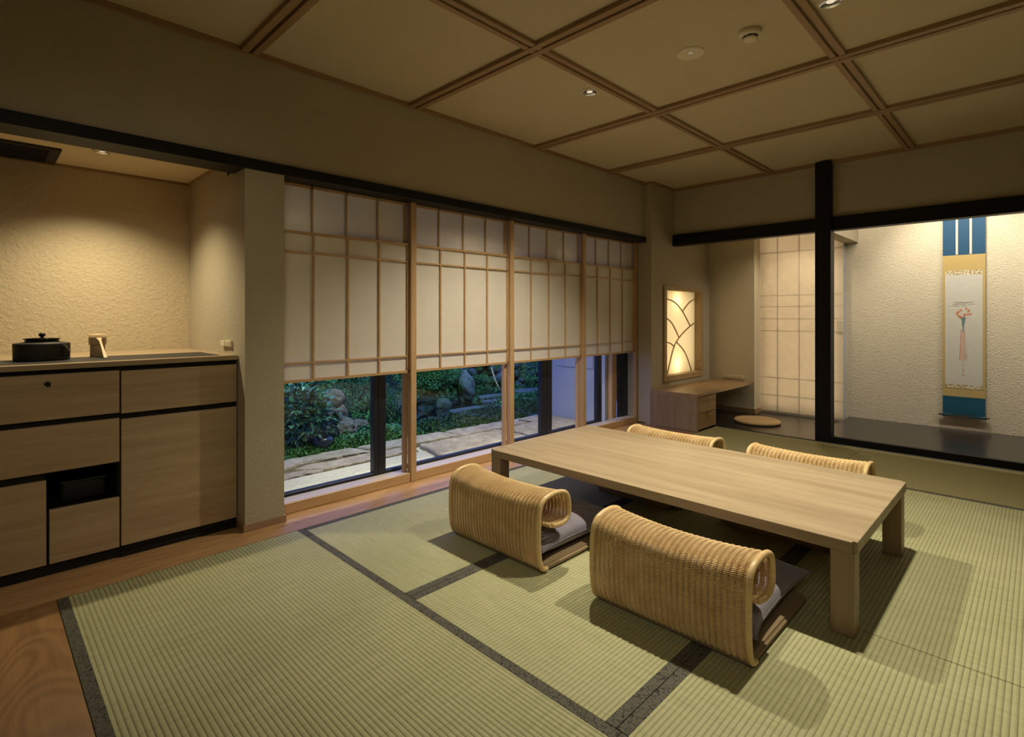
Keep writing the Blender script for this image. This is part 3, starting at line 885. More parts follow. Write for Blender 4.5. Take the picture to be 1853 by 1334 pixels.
# ------------------------------------------------------------------ hanging scroll
XS = 6.395; ya, yb = .652, .352
def zz(v): return 1.1 + (571.5 - v) * .00506
hs = thing('hanging_scroll', 'tall hanging scroll with a flower painting on the rough alcove wall', 'hanging scroll', (XS, .502, .17))
def sheet(nm, y0, y1, z0, z1, m, x=0, parent=hs, th=.0015):
    bm = nb(); N = 24
    vs = []
    for i in range(N + 1):
        z = z0 + (z1 - z0) * i / N
        b = .006 * math.sin(z * 9) * max(0, (.7 - z)) + .004 * math.sin(z * 31) * max(0, .45 - z)
        vs.append([bm.verts.new((XS + x + dx - abs(b), y, z)) for dx, y in ((0, y0), (0, y1), (th, y1), (th, y0))])
    for a, b in zip(vs, vs[1:]):
        for k2 in range(4): bm.faces.new((a[k2], a[(k2 + 1) % 4], b[(k2 + 1) % 4], b[k2]))
    bm.faces.new(vs[0]); bm.faces.new(vs[-1])
    return obj(nm, bm, M[m], parent)
sheet('top_silk', ya, yb, zz(461), 2.16, 'silk_blue')
for f in (.34, .665):
    yc = ya + (yb - ya) * f; sheet('hanging_strip', yc + .008, yc - .008, zz(460), 2.16, 'cream_strip', -.002)
sheet('gold_mount', ya, yb, zz(719), zz(461), 'silk_gold')
sheet('brocade_band', ya - .018, yb + .018, zz(498), zz(489), 'brocade', -.0016)
sheet('brocade_band', ya - .018, yb + .018, zz(704), zz(696), 'brocade', -.0016)
pt = sheet('painting_paper', ya - .018, yb + .018, zz(697), zz(497), 'washi', -.002)
sheet('bottom_silk', ya, yb, zz(751), zz(719), 'silk_teal')
bm = nb(); tube(bm, [(XS - .004, ya + .002, zz(754)), (XS - .004, yb - .002, zz(754))], .011, 16); obj('roller', bm, M['silk_teal'], hs, True)
for y0, y1 in ((ya + .002, ya + .026), (yb - .002, yb - .026)):
    bm = nb(); tube(bm, [(XS - .004, y0, zz(754)), (XS - .004, y1, zz(754))], .0125, 16); obj('roller_end', bm, M['lacquer'], hs, True)
# painting motifs (thin paint shapes on the paper)
def yy(f): return ya - .018 - (ya - yb - .036) * f       # f 0..1 across from left
ZT_, ZB_ = zz(497), zz(697)
def pz(f): return ZT_ - (ZT_ - ZB_) * f
def blob(bm, f, g, w, h, mi, jag=.25, nn=14, seed=0):
    rnd = random.Random(seed * 31 + int(f * 1000) + int(g * 977)); vs = []
    z = pz(g); y = yy(f); x = XS - .0032 - rnd.uniform(0, .0004) - abs(.006 * math.sin(z * 9) * max(0, (.7 - z))) - abs(.004 * math.sin(z * 31) * max(0, .45 - z))
    c = bm.verts.new((x, y, z))
    for k2 in range(nn):
        t = 2 * PI * k2 / nn; r = 1 - jag * rnd.random()
        vs.append(bm.verts.new((x, y + w * r * math.cos(t), z + h * r * math.sin(t))))
    for k2 in range(nn):
        fc = bm.faces.new((c, vs[k2], vs[(k2 + 1) % nn])); fc.material_index = mi
bm = nb()
rnd = random.Random(4)
for i in range(26): blob(bm, rnd.uniform(.25, .8), rnd.uniform(.245, .27), rnd.uniform(.012, .035), .0028, rnd.choice((0, 1, 1)), .4, seed=i)
for i in range(8): blob(bm, rnd.uniform(.1, .5), rnd.uniform(.278, .284), .02, .0018, 1, .4, seed=i)
obj('cloud_wash', bm, [M['ink_grey'], M['ink_lgrey']], pt, recalc=False)
bm = nb()
for (f, g) in ((.37, .335), (.43, .325), (.36, .37), (.42, .38), (.50, .385), (.57, .31), (.63, .325), (.60, .36), (.68, .355), (.53, .36), (.33, .35)):
    for k2 in range(6):
        blob(bm, f + rnd.uniform(-.028, .028), g + rnd.uniform(-.010, .010), .0052, .0062, 2 if k2 % 4 else 5, .5, 9, seed=k2)
for i in range(20): blob(bm, rnd.uniform(.33, .68), rnd.uniform(.32, .40), .0022, .0022, rnd.choice((3, 4, 2)), .3, 7, seed=i)
for i in range(16):
    g = .39 + i * .0085; w_ = .018 * (1 - i / 16) ** 1.4 + .0022
    blob(bm, .49 + rnd.uniform(-.01, .01), g, w_, .006, 3, .35, 10, seed=i)
obj('painted_flowers', bm, [M['ink_grey'], M['ink_lgrey'], M['ink_orange'], M['ink_teal'], M['ink_grey'], M['ink_peach']], pt, recalc=False)
bm = nb()
for f0, f1, g0, g1, mi in ((.44, .40, .50, .77, 0), (.46, .45, .50, .77, 1), (.49, .49, .53, .78, 1), (.52, .53, .50, .77, 1), (.53, .60, .49, .775, 2), (.50, .56, .54, .76, 1)):
    for i in range(30):
        t = i / 29; blob(bm, f0 + (f1 - f0) * t, g0 + (g1 - g0) * t, .0022 + .0012 * t, .0065, mi, .3, 8, seed=i)
obj('painted_ribbons', bm, [M['ink_orange'], M['ink_peach'], M['ink_lgrey']], pt, recalc=False)
bm = nb()
for i, (df, dg) in enumerate(((0, 0), (.012, .012), (-.008, .02), (.006, .03), (0, .042), (.01, .05), (-.006, .055))): blob(bm, .485 + df, .805 + dg, .0042, .0026, 0, .5, 8, seed=i)
for dg in (0, .012): blob(bm, .485, .872 + dg * 0 + (.034 if dg else 0), .0115, .0085, 1, .1, 4, seed=1)
obj('signature_seal', bm, [M['ink_grey'], M['ink_peach']], pt, recalc=False)

# ------------------------------------------------------------------ ceiling fixtures
def downlight(label, x, y, z, r=.043):
    t = thing('downlight', label, 'downlight', (x, y, z), 'recessed downlights')
    bm = nb(); lathe(bm, [(r * 1.3, 0), (r * 1.28, -.003), (r * 1.04, -.008), (r * 1.0, -.0078)], x, y, z, 40)
    obj('trim_ring', bm, M['plastic'], t, True)
    bm = nb(); lathe(bm, [(r, -.0075), (r * .9, -.0045), (r * .72, -.0022), (r * .42, -.0008)], x, y, z, 40)
    obj('reflector', bm, M['chrome'], t, True)
    bm = nb(); lathe(bm, [(r * .42, -.0009), (r * .2, -.0012), (0, -.0013)], x, y, z, 24)
    obj('lamp', bm, M['bulb'], t, True)
CB = CZ + .0115
downlight('small chrome downlight in the ceiling above the window end of the table', 2.629, 1.942, CB)
downlight('small chrome downlight cut by the top edge of the picture', 2.606, .644, CB)
downlight('small downlight in the lit ceiling of the left alcove', .462, 3.40, 1.9395, .032)
em = thing('ceiling_emergency_lamp', 'flat round emergency lamp in the ceiling beside the smoke detector', 'emergency light', (2.61, 1.285, CB))
bm = nb(); lathe(bm, [(0, -.004), (.05, -.004), (.058, -.006), (.068, -.005), (.07, 0)], 2.61, 1.285, CB, 48); obj('cover', bm, M['plastic'], em, True)
bm = nb(); lathe(bm, [(.008, -.004), (.016, -.006), (.018, -.004)], 2.61, 1.285, CB, 24); obj('lens_ring', bm, M['chrome'], em, True)
bm = nb(); lathe(bm, [(0, -.008), (.007, -.007), (.009, -.004)], 2.61, 1.285, CB, 24); obj('lens', bm, M['chrome'], em, True)
sd = thing('smoke_detector', 'domed white smoke detector on the ceiling', 'smoke detector', (2.609, .985, CB))
bm = nb(); lathe(bm, [(.052, 0), (.053, -.012), (.050, -.022), (.042, -.027), (.034, -.028)], 2.609, .985, CB, 48); obj('housing', bm, M['plastic'], sd, True)
bm = nb(); lathe(bm, [(.033, -.028), (.033, -.040)], 2.609, .985, CB, 48); obj('sensor_grille', bm, M['plastic_dark'], sd, True)
bm = nb(); lathe(bm, [(.0345, -.036), (.030, -.044), (.02, -.047), (0, -.048)], 2.609, .985, CB, 48)
for k2 in range(8):
    a = k2 * PI / 4; x, y = 2.609 + .0338 * math.cos(a), .985 + .0338 * math.sin(a)
    tube(bm, [(x, y, CB - .027), (x, y, CB - .038)], .004, 6)
obj('sensor_cap', bm, M['plastic'], sd, True)

# ------------------------------------------------------------------ garden
from mathutils import noise as mn
def ground_z(x, y):
    z = -.03
    if y > 6.2: z += (y - 6.2) * .22
    z += .03 * mn.noise(Vector((x * 1.3, y * 1.3, 0)))
    return z
bm = nb(); NX, NY = 90, 70; g = []
for j in range(NY + 1):
    y = 4.02 + (j / NY) ** 1.5 * 13; row = []
    for i in range(NX + 1):
        x = -3 + i / NX * 21
        row.append(bm.verts.new((x, y, ground_z(x, y) + .015 * mn.noise(Vector((x * 6, y * 6, 3))))))
    g.append(row)
for j in range(NY):
    for i in range(NX): bm.faces.new((g[j][i], g[j][i + 1], g[j + 1][i + 1], g[j + 1][i]))
gd = struct('floor_garden', bm, M['soil'], smooth=True)
bm = nb(); box(bm, -3, 4.53, 3.125, 4.10, -.2, -.035); struct('floor_terrace_base', bm, M['gravel'])
bm = nb(); box(bm, -3, 2.53, 3.126, 3.60, -.034, -.004, bev=.004); struct('floor_terrace_strip', bm, M['gravel'])

def slab(pts, z0, z1, label, m='terrace', seed=0, jag=.012, grp='terrace flagstones'):
    bm = nb(); rnd = random.Random(seed); P = []
    for i, (a, b) in enumerate(zip(pts, pts[1:] + pts[:1])):
        L = math.dist(a, b); nn = max(2, int(L / .05))
        for k2 in range(nn):
            t = k2 / nn; P.append((a[0] + (b[0] - a[0]) * t + rnd.uniform(-jag, jag), a[1] + (b[1] - a[1]) * t + rnd.uniform(-jag, jag)))
    cx = sum(p[0] for p in P) / len(P); cy = sum(p[1] for p in P) / len(P)
    rings = []
    for s, z in ((1.0, z0), (1.0, z1 - .012), (.985, z1 - .002), (.94, z1 + .002), (.7, z1), (.35, z1 + .002)):
        rings.append([bm.verts.new((cx + (p[0] - cx) * s, cy + (p[1] - cy) * s, z + (.006 * mn.noise(Vector((p[0] * 7 * s, p[1] * 7 * s, seed))) if z > z0 else 0))) for p in P])
    for a, b in zip(rings, rings[1:]):
        for k2 in range(len(P)): bm.faces.new((a[k2], a[(k2 + 1) % len(P)], b[(k2 + 1) % len(P)], b[k2]))
    c = bm.verts.new((cx, cy, z1)); r = rings[-1]
    for k2 in range(len(P)): bm.faces.new((r[k2], r[(k2 + 1) % len(P)], c))
    single('stone_slab', bm, M[m], label, 'paving stone', grp, smooth=False)
slab([(.6, 3.62), (1.74, 3.62), (1.78, 3.70), (1.5, 3.76), (.6, 3.78)], -.034, -.002, 'flat terrace stone outside the first screen, next to the smooth strip at its left end', seed=1)
slab([(1.80, 3.62), (2.56, 3.62), (2.62, 3.77), (1.70, 3.83), (1.60, 3.78)], -.034, .004, 'pitted terrace stone outside the first screen, ending in a point by the black mullion', seed=2)
slab([(.6, 3.81), (1.5, 3.80), (1.66, 3.87), (2.3, 3.84), (2.2, 4.06), (.6, 4.07)], -.034, .008, 'terrace edge stone beside the leafy shrub', seed=3)
slab([(2.34, 3.83), (2.66, 3.81), (3.15, 3.79), (3.10, 4.05), (2.26, 4.06)], -.034, .004, 'terrace edge stone just right of the leftmost black mullion', seed=4)
slab([(2.57, 3.15), (3.58, 3.15), (3.56, 3.73), (2.68, 3.76)], -.034, .004, 'rough terrace stone outside the second screen', seed=5)
slab([(3.19, 3.77), (4.05, 3.76), (4.02, 3.99), (3.15, 4.04)], -.034, .0, 'terrace edge stone outside the third screen', seed=6)
slab([(3.64, 3.15), (4.50, 3.16), (4.50, 3.94), (4.09, 3.96), (4.09, 3.73), (3.63, 3.73)], -.034, .002, 'terrace stone running up to the white outside wall', seed=7)

bm = nb(); box(bm, 4.53, 4.66, 3.155, 3.96, -.1, 2.7); struct('wall_outside_white', bm, M['outwall'])
bm = nb(); box(bm, 4.522, 4.53, 3.30, 3.80, .55, 2.1, bev=.004); struct('trim_%d' % n, bm, M['outwall']); n += 1
# service corner seen beyond the last pane
bm = nb(); box(bm, 4.38, 5.2, 3.03, 3.155, -.03, .012); struct('floor_service_corner', bm, M['rock_grey'] if False else M['stone_black']); 
bm = nb(); box(bm, 4.575, 4.66, 3.10, 3.153, .012, 2.0); struct('trim_%d' % n, bm, M['cedar_z']); n += 1
dr = bpy.data.objects.new('door_1', None); COL.objects.link(dr); dr.location = (4.75, 3.09, 0); dr['kind'] = 'structure'
bm = nb(); box(bm, 4.662, 4.829, 3.075, 3.10, .014, 2.0); obj('door_panel', bm, M['pot'], dr)
bm = nb(); box(bm, 4.675, 4.688, 3.066, 3.075, .30, .42, bev=.003); obj('door_handle', bm, M['dark_metal'], dr)

# eave over the terrace
bm = nb(); box(bm, XL, 6.6, 3.03, 3.60, 2.48, 2.6); struct('ceiling_eave', bm, M['outwall'])
bm = nb(); box(bm, XL, 6.6, YR, 3.05, 2.81, 2.9); struct('ceiling_roof', bm, M['hill'])
bm = nb(); box(bm, XL - .1, 6.6, 3.02, 3.03, 1.9, 2.81); struct('wall_window_outer', bm, M['outwall'])
bm = nb(); box(bm, 4.832, 4.95, 3.001, 3.16, -.03, 2.48); struct('wall_service_corner', bm, M['outwall'])

def leaf(bm, p, d, up, L, w, mi=0):
    d = d.normalized(); s = d.cross(up)
    s = s.normalized() if s.length > 1e-4 else Vector((1, 0, 0))
    nn = s.cross(d)
    a = bm.verts.new(p); b = bm.verts.new(p + d * L * .45 + s * w * .5 + nn * w * .12); c = bm.verts.new(p + d * L - nn * L * .12)
    e = bm.verts.new(p + d * L * .45 - s * w * .5 + nn * w * .12); m_ = bm.verts.new(p + d * L * .5)
    for f in ((a, m_, b), (b, m_, c), (a, e, m_), (e, c, m_)):
        q = bm.faces.new(f); q.material_index = mi
def shrub(label, c, rad, nl, L, m, nm='shrub', seed=0, cat='shrub', grp=None, stem=True, w=.45):
    rnd = random.Random(seed); t = thing(nm, label, cat, (c[0], c[1], c[2] - rad[2]), grp)
    bm = nb()
    for i in range(nl):
        d = Vector((rnd.gauss(0, 1), rnd.gauss(0, 1), rnd.gauss(.15, 1))).normalized()
        r = .6 + .4 * rnd.random() ** .5
        bumpy = 1 + .28 * mn.noise(d * 2.2 + Vector((seed, 0, 0)))
        p = Vector((c[0] + d.x * rad[0] * r * bumpy, c[1] + d.y * rad[1] * r * bumpy, max(c[2] + d.z * rad[2] * r * bumpy, c[2] - rad[2])))
        dd = (d + Vector((rnd.uniform(-.8, .8), rnd.uniform(-.8, .8), rnd.uniform(-.7, .3))))
        leaf(bm, p, dd, Vector((rnd.uniform(-.4, .4), rnd.uniform(-.4, .4), 1)), L * rnd.uniform(.6, 1.2), L * w * rnd.uniform(.8, 1.3))
    obj('foliage', bm, M[m], t, recalc=False)
    bm = nb()
    for i in range(6):
        d = Vector((rnd.uniform(-.7, .7) * rad[0], rnd.uniform(-.7, .7) * rad[1], rad[2] * rnd.uniform(.8, 1.6)))
        b = Vector((c[0], c[1], c[2] - rad[2])); tube(bm, [b, b + d * .5 + Vector((0, 0, .03)), b + d], [.008, .006, .003], 5)
    obj('stem', bm, M['bark'], t)
    return t
def rockbm(c, r, seed, sub=4, rough=.35, fl=1.0):
    bm = nb(); bmesh.ops.create_icosphere(bm, subdivisions=sub, radius=1)
    for v in bm.verts:
        k2 = 1 + rough * mn.noise(v.co * 1.1 + Vector((seed, 0, 0))) + rough * .45 * mn.noise(v.co * 3.1 + Vector((0, seed, 0))) + rough * .15 * mn.noise(v.co * 9 + Vector((0, seed, 0)))
        q = v.co * k2
        v.co = Vector((c[0] + q.x * r[0], c[1] + q.y * r[1], c[2] + q.z * r[2]))
    return bm
def rk(label, c, r, seed, m='rock_grey', nm='rock', grp=None, **k):
    single(nm, rockbm(c, r, seed, **k), M[m], label, 'rock', grp, smooth=True)

shrub('glossy broad-leaved shrub by the terrace at the left edge of the window', (1.93, 4.42, .24), (.30, .24, .25), 900, .085, 'leaf_blue', seed=1)
shrub('bright green fine-leaved bush behind the glossy shrub', (2.12, 4.95, .42), (.42, .28, .30), 2200, .045, 'leaf_light', seed=2)
shrub('dark bush at the far left of the garden, behind the bright one', (1.6, 5.75, .55), (.42, .4, .5), 1400, .07, 'leaf_dark', seed=3)
bm = nb(); lathe(bm, [(0, 0), (.06, 0), (.085, .04), (.09, .10), (.075, .13), (.065, .13), (.07, .10), (0, .10)], 2.03, 4.22, -.03, 24)
single('plant_pot', bm, M['pot'], 'dark round pot half hidden under the glossy shrub', 'pot', smooth=True)
rk('upper brown boulder stacked on the lower ones beside the bushes', (2.38, 4.72, .33), (.10, .08, .085), 2, 'rock_brown', grp='stacked brown rocks', rough=.3)
rk('middle brown boulder of the stack beside the bushes', (2.40, 4.70, .17), (.10, .08, .11), 4, 'rock_brown', grp='stacked brown rocks', rough=.3)
rk('lowest brown boulder of the stack at the edge of the moss', (2.44, 4.64, .05), (.14, .10, .085), 7, 'rock_brown', grp='stacked brown rocks', rough=.35)
rk('small pale brown rock right of the stack', (2.68, 4.78, .03), (.08, .06, .05), 9, 'rock_brown', rough=.3)

def frond(bm, p, d, L, wd, droop=.8, n_=18):
    d = d.normalized(); side = d.cross(Vector((0, 0, 1))).normalized()
    pts = []
    for i in range(n_ + 1):
        t = i / n_; pts.append(p + d * L * t + Vector((0, 0, -droop * L * t * t)))
    tube(bm, pts, [.003 * (1 - .6 * i / n_) for i in range(n_ + 1)], 4)
    for i in range(2, n_):
        t = i / n_; w = wd * math.sin(PI * min(1, t * .85 + .12)) ** .8; tt = (pts[i + 1] - pts[i - 1]).normalized()
        for s in (1, -1): leaf(bm, pts[i], side * s + tt * .35, Vector((0, 0, 1)) if abs(tt.z) < .9 else d, w, w * .22)
def fern(label, p, dirs, L, wd, droop, seed=0):
    t = thing('fern', label, 'fern', p); rnd = random.Random(seed)
    for a in dirs:
        bm = nb(); frond(bm, Vector(p), Vector((math.cos(a), math.sin(a), rnd.uniform(.1, .4))), L * rnd.uniform(.85, 1.1), wd, droop)
        obj('frond', bm, M['fern'], t, recalc=False)
fern('large drooping fern hanging behind the brown rocks', (2.86, 5.22, .66), [3.5, 3.9, 4.4, 4.9, 5.4, 2.9], .42, .12, 1.0, 1)
fern('drooping fern beside the leftmost black mullion', (3.05, 4.95, .66), [3.6, 4.2, 4.7, 5.3, 5.9], .40, .11, 1.1, 2)

shrub('small leafy ground plant below the ferns', (2.95, 4.95, .13), (.24, .16, .12), 800, .04, 'leaf_light', 'ground_plant', 11)
shrub('mossy mound of small leaves behind the first black mullion', (3.08, 5.62, .28), (.30, .25, .32), 1600, .035, 'leaf', 'shrub', 12)
shrub('rounded leafy mound at the left of the dark pool', (3.22, 4.92, .15), (.20, .16, .16), 1000, .03, 'leaf', 'shrub', 13)
# boulder over the pool
rk('large mossy boulder overhanging the dark pool', (3.96, 5.42, .36), (.42, .26, .22), 21, 'moss', 'boulder', rough=.3, sub=5)
rk('dark rock under the left end of the mossy boulder', (3.50, 5.28, .03), (.13, .12, .13), 22, 'rock_grey', rough=.3)
rk('leaning grey rock slab at the right end of the mossy boulder', (4.42, 5.22, .16), (.10, .13, .21), 25, 'rock_grey', rough=.35)
rk('grey rock standing in the middle of the pool edge', (3.98, 5.10, .01), (.10, .07, .10), 26, 'rock_grey', rough=.3)
def adopt(shr, par):
    for c_ in list(shr.children):
        if c_.name.startswith('foliage'):
            c_.location = Vector(shr.location) - Vector(par.location); c_.parent = par
        else: bpy.data.objects.remove(c_)
    bpy.data.objects.remove(shr)
bm = nb(); box(bm, 3.35, 4.40, 4.66, 5.6, -.06, .003)
struct('floor_pool', bm, M['water'])
adopt(shrub('x', (3.92, 5.32, .38), (.44, .27, .23), 5500, .028, 'leaf', 'shrub', 14), bpy.data.objects['boulder'])
# low moss strip along terrace
def mound(label, x0, x1, y0, y1, h, m, seed):
    bm = nb(); nx = int((x1 - x0) / .05); ny = 10; G = []
    for j in range(ny + 1):
        r = []
        for i in range(nx + 1):
            u, v = i / nx * 2 - 1, j / ny * 2 - 1; x = x0 + (x1 - x0) * i / nx; y = y0 + (y1 - y0) * j / ny
            e = max(0, (1 - u ** 6) * (1 - v * v)) ** .5
            r.append(bm.verts.new((x, y, -.06 + h * e * (1 + .4 * mn.noise(Vector((x * 4, y * 4, seed)))))))
        G.append(r)
    for j in range(ny):
        for i in range(nx): bm.faces.new((G[j][i], G[j][i + 1], G[j + 1][i + 1], G[j + 1][i]))
    rnd = random.Random(seed)
    for i in range(int((x1 - x0) * (y1 - y0) * 5200)):
        u, v = rnd.uniform(-1, 1), rnd.uniform(-1, 1); x = (x0 + x1) / 2 + u * (x1 - x0) / 2; y = (y0 + y1) / 2 + v * (y1 - y0) / 2
        e = max(0, (1 - u ** 6) * (1 - v * v)) ** .5
        z = -.06 + h * e * (1 + .4 * mn.noise(Vector((x * 4, y * 4, seed))))
        leaf(bm, Vector((x, y, z)), Vector((rnd.uniform(-1, 1), rnd.uniform(-1, 1), rnd.uniform(.2, 1))), Vector((0, 0, 1)), .028, .016, 1)
    single('moss_bed', bm, [M['moss'], M[m]], label, 'moss', kind='stuff')
mound('low moss and creeping plants along the terrace edge by the brown rocks', 1.5, 3.05, 4.09, 4.50, .12, 'leaf', 1)
mound('low moss hedge along the terrace edge in front of the pool', 3.08, 4.45, 4.09, 4.60, .11, 'leaf_dark', 2)
mound('grassy moss bank rising behind the steps', 4.55, 6.2, 4.25, 4.95, .16, 'leaf', 3)
# pale steps and path
slab([(3.72, 4.66), (4.30, 4.62), (4.34, 4.78), (3.85, 4.84)], -.04, .02, 'pale flat stone at the right end of the pool', 'rock_grey', 31, grp='garden path stones')
slab([(4.45, 4.90), (4.95, 4.80), (5.0, 4.92), (4.5, 5.04)], -.04, .025, 'first low path step beyond the pool', 'rock_grey', 32, grp='garden path stones')
slab([(4.60, 5.14), (5.15, 5.02), (5.25, 5.18), (4.7, 5.32)], -.04, .04, 'second path step beyond the pool', 'rock_grey', 33, grp='garden path stones')
slab([(5.3, 5.20), (5.75, 5.0), (6.1, 5.18), (5.5, 5.45)], -.04, .04, 'large worn path stone before the stone bank', 'rock_grey', 34, grp='garden path stones')
# stone bank built of individual stones in one wall
bm = nb(); rnd = random.Random(12)
for i in range(620):
    t = rnd.random(); h = rnd.random()
    x = 4.45 + t * 4.6 + rnd.uniform(-.05, .05); y = 6.15 - .25 * t + h * .40 + rnd.uniform(-.04, .04); z = .0 + h * 1.25
    s = rnd.uniform(.035, .095)
    r2 = bmesh.ops.create_icosphere(bm, subdivisions=2, radius=1)
    sd_ = rnd.random() * 50
    sx, sy, sz = s * rnd.uniform(.8, 1.6), s, s * rnd.uniform(.6, 1)
    for v in r2['verts']:
        q = v.co * (1 + .35 * mn.noise(v.co * 1.4 + Vector((sd_, 0, 0))))
        v.co = Vector((x + q.x * sx, y + q.y * sy, z + q.z * sz))
bank = single('stone_bank', bm, M['rock_wall'], 'dry stone retaining bank at the back of the garden', 'stone wall', smooth=False)
bm = nb()
v = [bm.verts.new(p) for p in ((4.2, 6.22, -.1), (9.4, 5.95, -.1), (9.4, 6.45, 1.5), (4.2, 6.7, 1.5))]; bm.faces.new(v)
struct('floor_garden_bank', bm, M['soil'])
adopt(shrub('x', (5.2, 6.2, .95), (.8, .22, .30), 2600, .05, 'leaf', 'shrub', 43), bank)
adopt(shrub('x', (7.0, 6.1, 1.0), (1.0, .25, .35), 2600, .055, 'leaf_dark', 'shrub', 44), bank)
adopt(shrub('x', (4.9, 5.98, .5), (.35, .12, .22), 900, .045, 'leaf', 'shrub', 47), bank)
shrub('round green shrub in front of the stone bank', (6.05, 5.45, .26), (.26, .22, .24), 1500, .04, 'leaf_light', 'shrub', 41)
shrub('low green shrub at the foot of the stone bank', (5.0, 5.66, .12), (.3, .13, .13), 1300, .03, 'leaf', 'shrub', 42)
shrub('tall dark evergreen behind the mossy boulder', (3.95, 7.15, .95), (.6, .35, .95), 5200, .085, 'leaf_dark', 'tree', 45, 'tree')
shrub('dark evergreen at the back left of the garden', (2.3, 6.6, 1.0), (.72, .45, 1.0), 5200, .085, 'leaf_dark', 'tree', 46, 'tree')
# creeping ground cover over the soil
bm = nb(); rnd = random.Random(77)
for i in range(15000):
    y = 4.5 + rnd.random() ** 1.3 * 3.2; x = rnd.uniform(.28, 1.15) * y
    if 3.3 < x < 4.45 and 4.6 < y < 5.65: continue
    if 4.15 < x < 6.05 and 4.78 < y < 5.6 and mn.noise(Vector((x * 2, y * 2, 5))) < .22: continue
    leaf(bm, Vector((x, y, ground_z(x, y) + rnd.uniform(.0, .05))), Vector((rnd.uniform(-1, 1), rnd.uniform(-1, 1), rnd.uniform(.2, 1.2))), Vector((0, 0, 1)), rnd.uniform(.025, .05), .022)
single('ground_cover', bm, M['leaf'], 'creeping green ground cover over the garden soil', 'ground cover', kind='stuff')
bm = nb(); tube(bm, [(5.42, 5.60, .0), (5.38, 5.68, .16), (5.36, 5.74, .34)], [.012, .014, .011], 7)
single('pale_branch', bm, M['bamboo_z'], 'bare pale stick leaning against the stone bank', 'stick')
bm = nb(); tube(bm, [(2.55, 5.75, -.05), (2.58, 5.78, .7), (2.5, 5.8, 1.6)], [.13, .11, .09], 12)
single('bare_tree', bm, M['bark'], 'dark bare tree rising behind the brown rocks', 'tree', smooth=True)
# hillside backdrop far behind
bm = nb(); G = []
for j in range(13):
    r = []
    for i in range(41):
        x = -8 + i; y = 13.5 + j * .9; z = 1.2 + j * .75 + .5 * mn.noise(Vector((x * .5, j * .5, 0)))
        r.append(bm.verts.new((x, y, z)))
    G.append(r)
for j in range(12):
    for i in range(40): bm.faces.new((G[j][i], G[j][i + 1], G[j + 1][i + 1], G[j + 1][i]))
struct('wall_hillside', bm, M['hill'], smooth=True)

# ------------------------------------------------------------------ lights
def lamp(name, ty, loc, power, col, tgt=None, **k):
    l = bpy.data.lights.new(name, ty); l.energy = power; l.color = col
    for a, b in k.items(): setattr(l, a, b)
    o = bpy.data.objects.new(name, l); COL.objects.link(o); o.location = loc
    if tgt is not None:
        o.rotation_euler = (Vector(tgt) - Vector(loc)).to_track_quat('-Z', 'Y').to_euler()
    return o
WARM = (1.0, .885, .665)
lamp('spot_window_end', 'SPOT', (2.629, 1.942, CB - .018), 185, WARM, (2.629, 1.942, 0), spot_size=math.radians(116), spot_blend=.9, shadow_soft_size=.022)
lamp('spot_near_end', 'SPOT', (2.606, .644, CB - .018), 190, WARM, (2.606, .644, 0), spot_size=math.radians(103), spot_blend=1.0, shadow_soft_size=.022)
lamp('spot_alcove', 'SPOT', (.462, 3.40, 1.925), 62, (1, .84, .54), (.462, 3.40, 0), spot_size=math.radians(124), spot_blend=1.0, shadow_soft_size=.02)
# tokonoma lights hidden behind the beam
lamp('tokonoma_strip', 'AREA', (5.46, -.3, 2.55), 34, (1, .90, .76), (6.3, -.3, 1.0), shape='RECTANGLE', size=3.0, size_y=.05)
lamp('tokonoma_spot', 'SPOT', (5.60, .62, 2.68), 80, (1, .90, .74), (6.42, .45, 1.0), spot_size=math.radians(75), spot_blend=.7, shadow_soft_size=.02)
lamp('nook_light', 'SPOT', (5.95, 1.72, 2.10), 22, (1, .86, .62), (5.9, 2.0, 0), spot_size=math.radians(120), spot_blend=.8, shadow_soft_size=.03)
# behind the backlit paper
lamp('paper_wall_light', 'AREA', (6.412, 1.865, 1.08), 10, (1, .87, .72), (6.3, 1.865, 1.08), shape='RECTANGLE', size=.76, size_y=2.04)
# bulbs behind the lattice window
lamp('lattice_bulb_top', 'POINT', (5.50, 2.945, 1.27), 2.0, (1, .88, .64), shadow_soft_size=.07)
lamp('lattice_bulb_bottom', 'POINT', (5.50, 2.945, .56), 2.0, (1, .88, .64), shadow_soft_size=.07)
lamp('lattice_glow_fill', 'AREA', (5.517, 2.98, .92), 4.2, (1, .92, .72), (5.517, 2.0, .92), shape='RECTANGLE', size=.75, size_y=.86)  # area fill added behind the bulbs for an even base glow in the paper
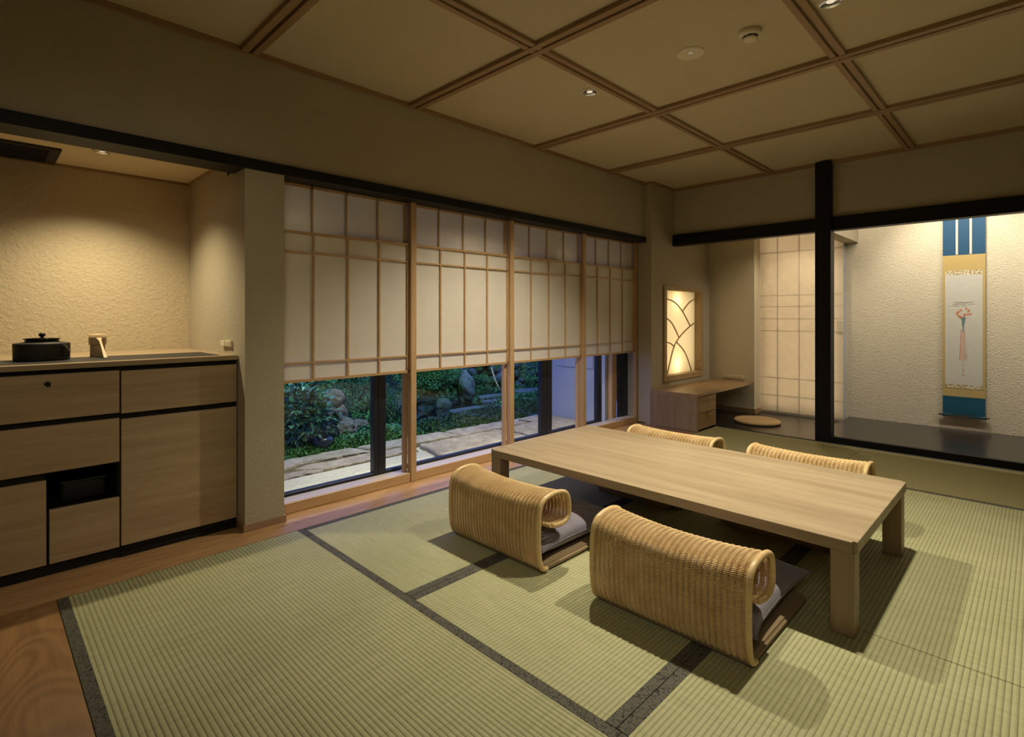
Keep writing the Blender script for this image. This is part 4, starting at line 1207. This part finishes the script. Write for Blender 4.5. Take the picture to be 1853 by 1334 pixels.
# eave lamps over the terrace and garden lamps
for x in (1.3, 2.55, 3.7):
    lamp('eave_lamp', 'SPOT', (x, 3.36, 2.42), 210, (1, .88, .58), (x, 3.38, 0), spot_size=math.radians(58), spot_blend=.9, shadow_soft_size=.04)
lamp('garden_lamp', 'SPOT', (2.2, 3.9, 2.3), 170, (.50, .92, .80), (2.4, 5.2, .2), spot_size=math.radians(80), spot_blend=.9, shadow_soft_size=.05)
lamp('garden_lamp', 'SPOT', (3.9, 4.0, 2.3), 260, (.48, .86, .90), (4.6, 6.2, .3), spot_size=math.radians(85), spot_blend=.9, shadow_soft_size=.05)
# unseen fill spots added near the camera to brighten chairs, cabinets and room
lamp('chair_fill', 'SPOT', (-.5, -.2, CB - .06), 80, WARM, (2.0, 1.35, .4), spot_size=math.radians(46), spot_blend=1.0, shadow_soft_size=.35)
lamp('cabinet_fill', 'SPOT', (-.3, .2, CB - .06), 58, WARM, (.65, 3.0, .75), spot_size=math.radians(56), spot_blend=1.0, shadow_soft_size=.3)
lamp('room_fill', 'SPOT', (-.6, .6, CB - .02), 8, WARM, (-.6, .6, 0), spot_size=math.radians(130), spot_blend=.8, shadow_soft_size=.05)

wd = bpy.data.worlds.new('dusk'); C.world = wd; wd.use_nodes = True
bg = wd.node_tree.nodes['Background']; bg.inputs['Color'].default_value = (.13, .22, .85, 1); bg.inputs['Strength'].default_value = 2.6

# ------------------------------------------------------------------ camera
cam = bpy.data.cameras.new('camera'); co = bpy.data.objects.new('camera', cam); COL.objects.link(co)
th = math.atan2(956.6, 965.5)
co.location = (0, 0, 1.1); co.rotation_euler = (PI / 2, 0, th - PI / 2)
cam.sensor_width = 36; cam.sensor_fit = 'HORIZONTAL'; cam.lens = 36 * 965.5 / 1853
cam.shift_y = (571.5 - 667) / 1853; cam.clip_start = .02; cam.clip_end = 200
C.camera = co
C.view_settings.view_transform = 'Standard'; C.view_settings.look = 'None'; C.view_settings.gamma = 1
C.view_settings.use_curve_mapping = False; C.view_settings.exposure = 0
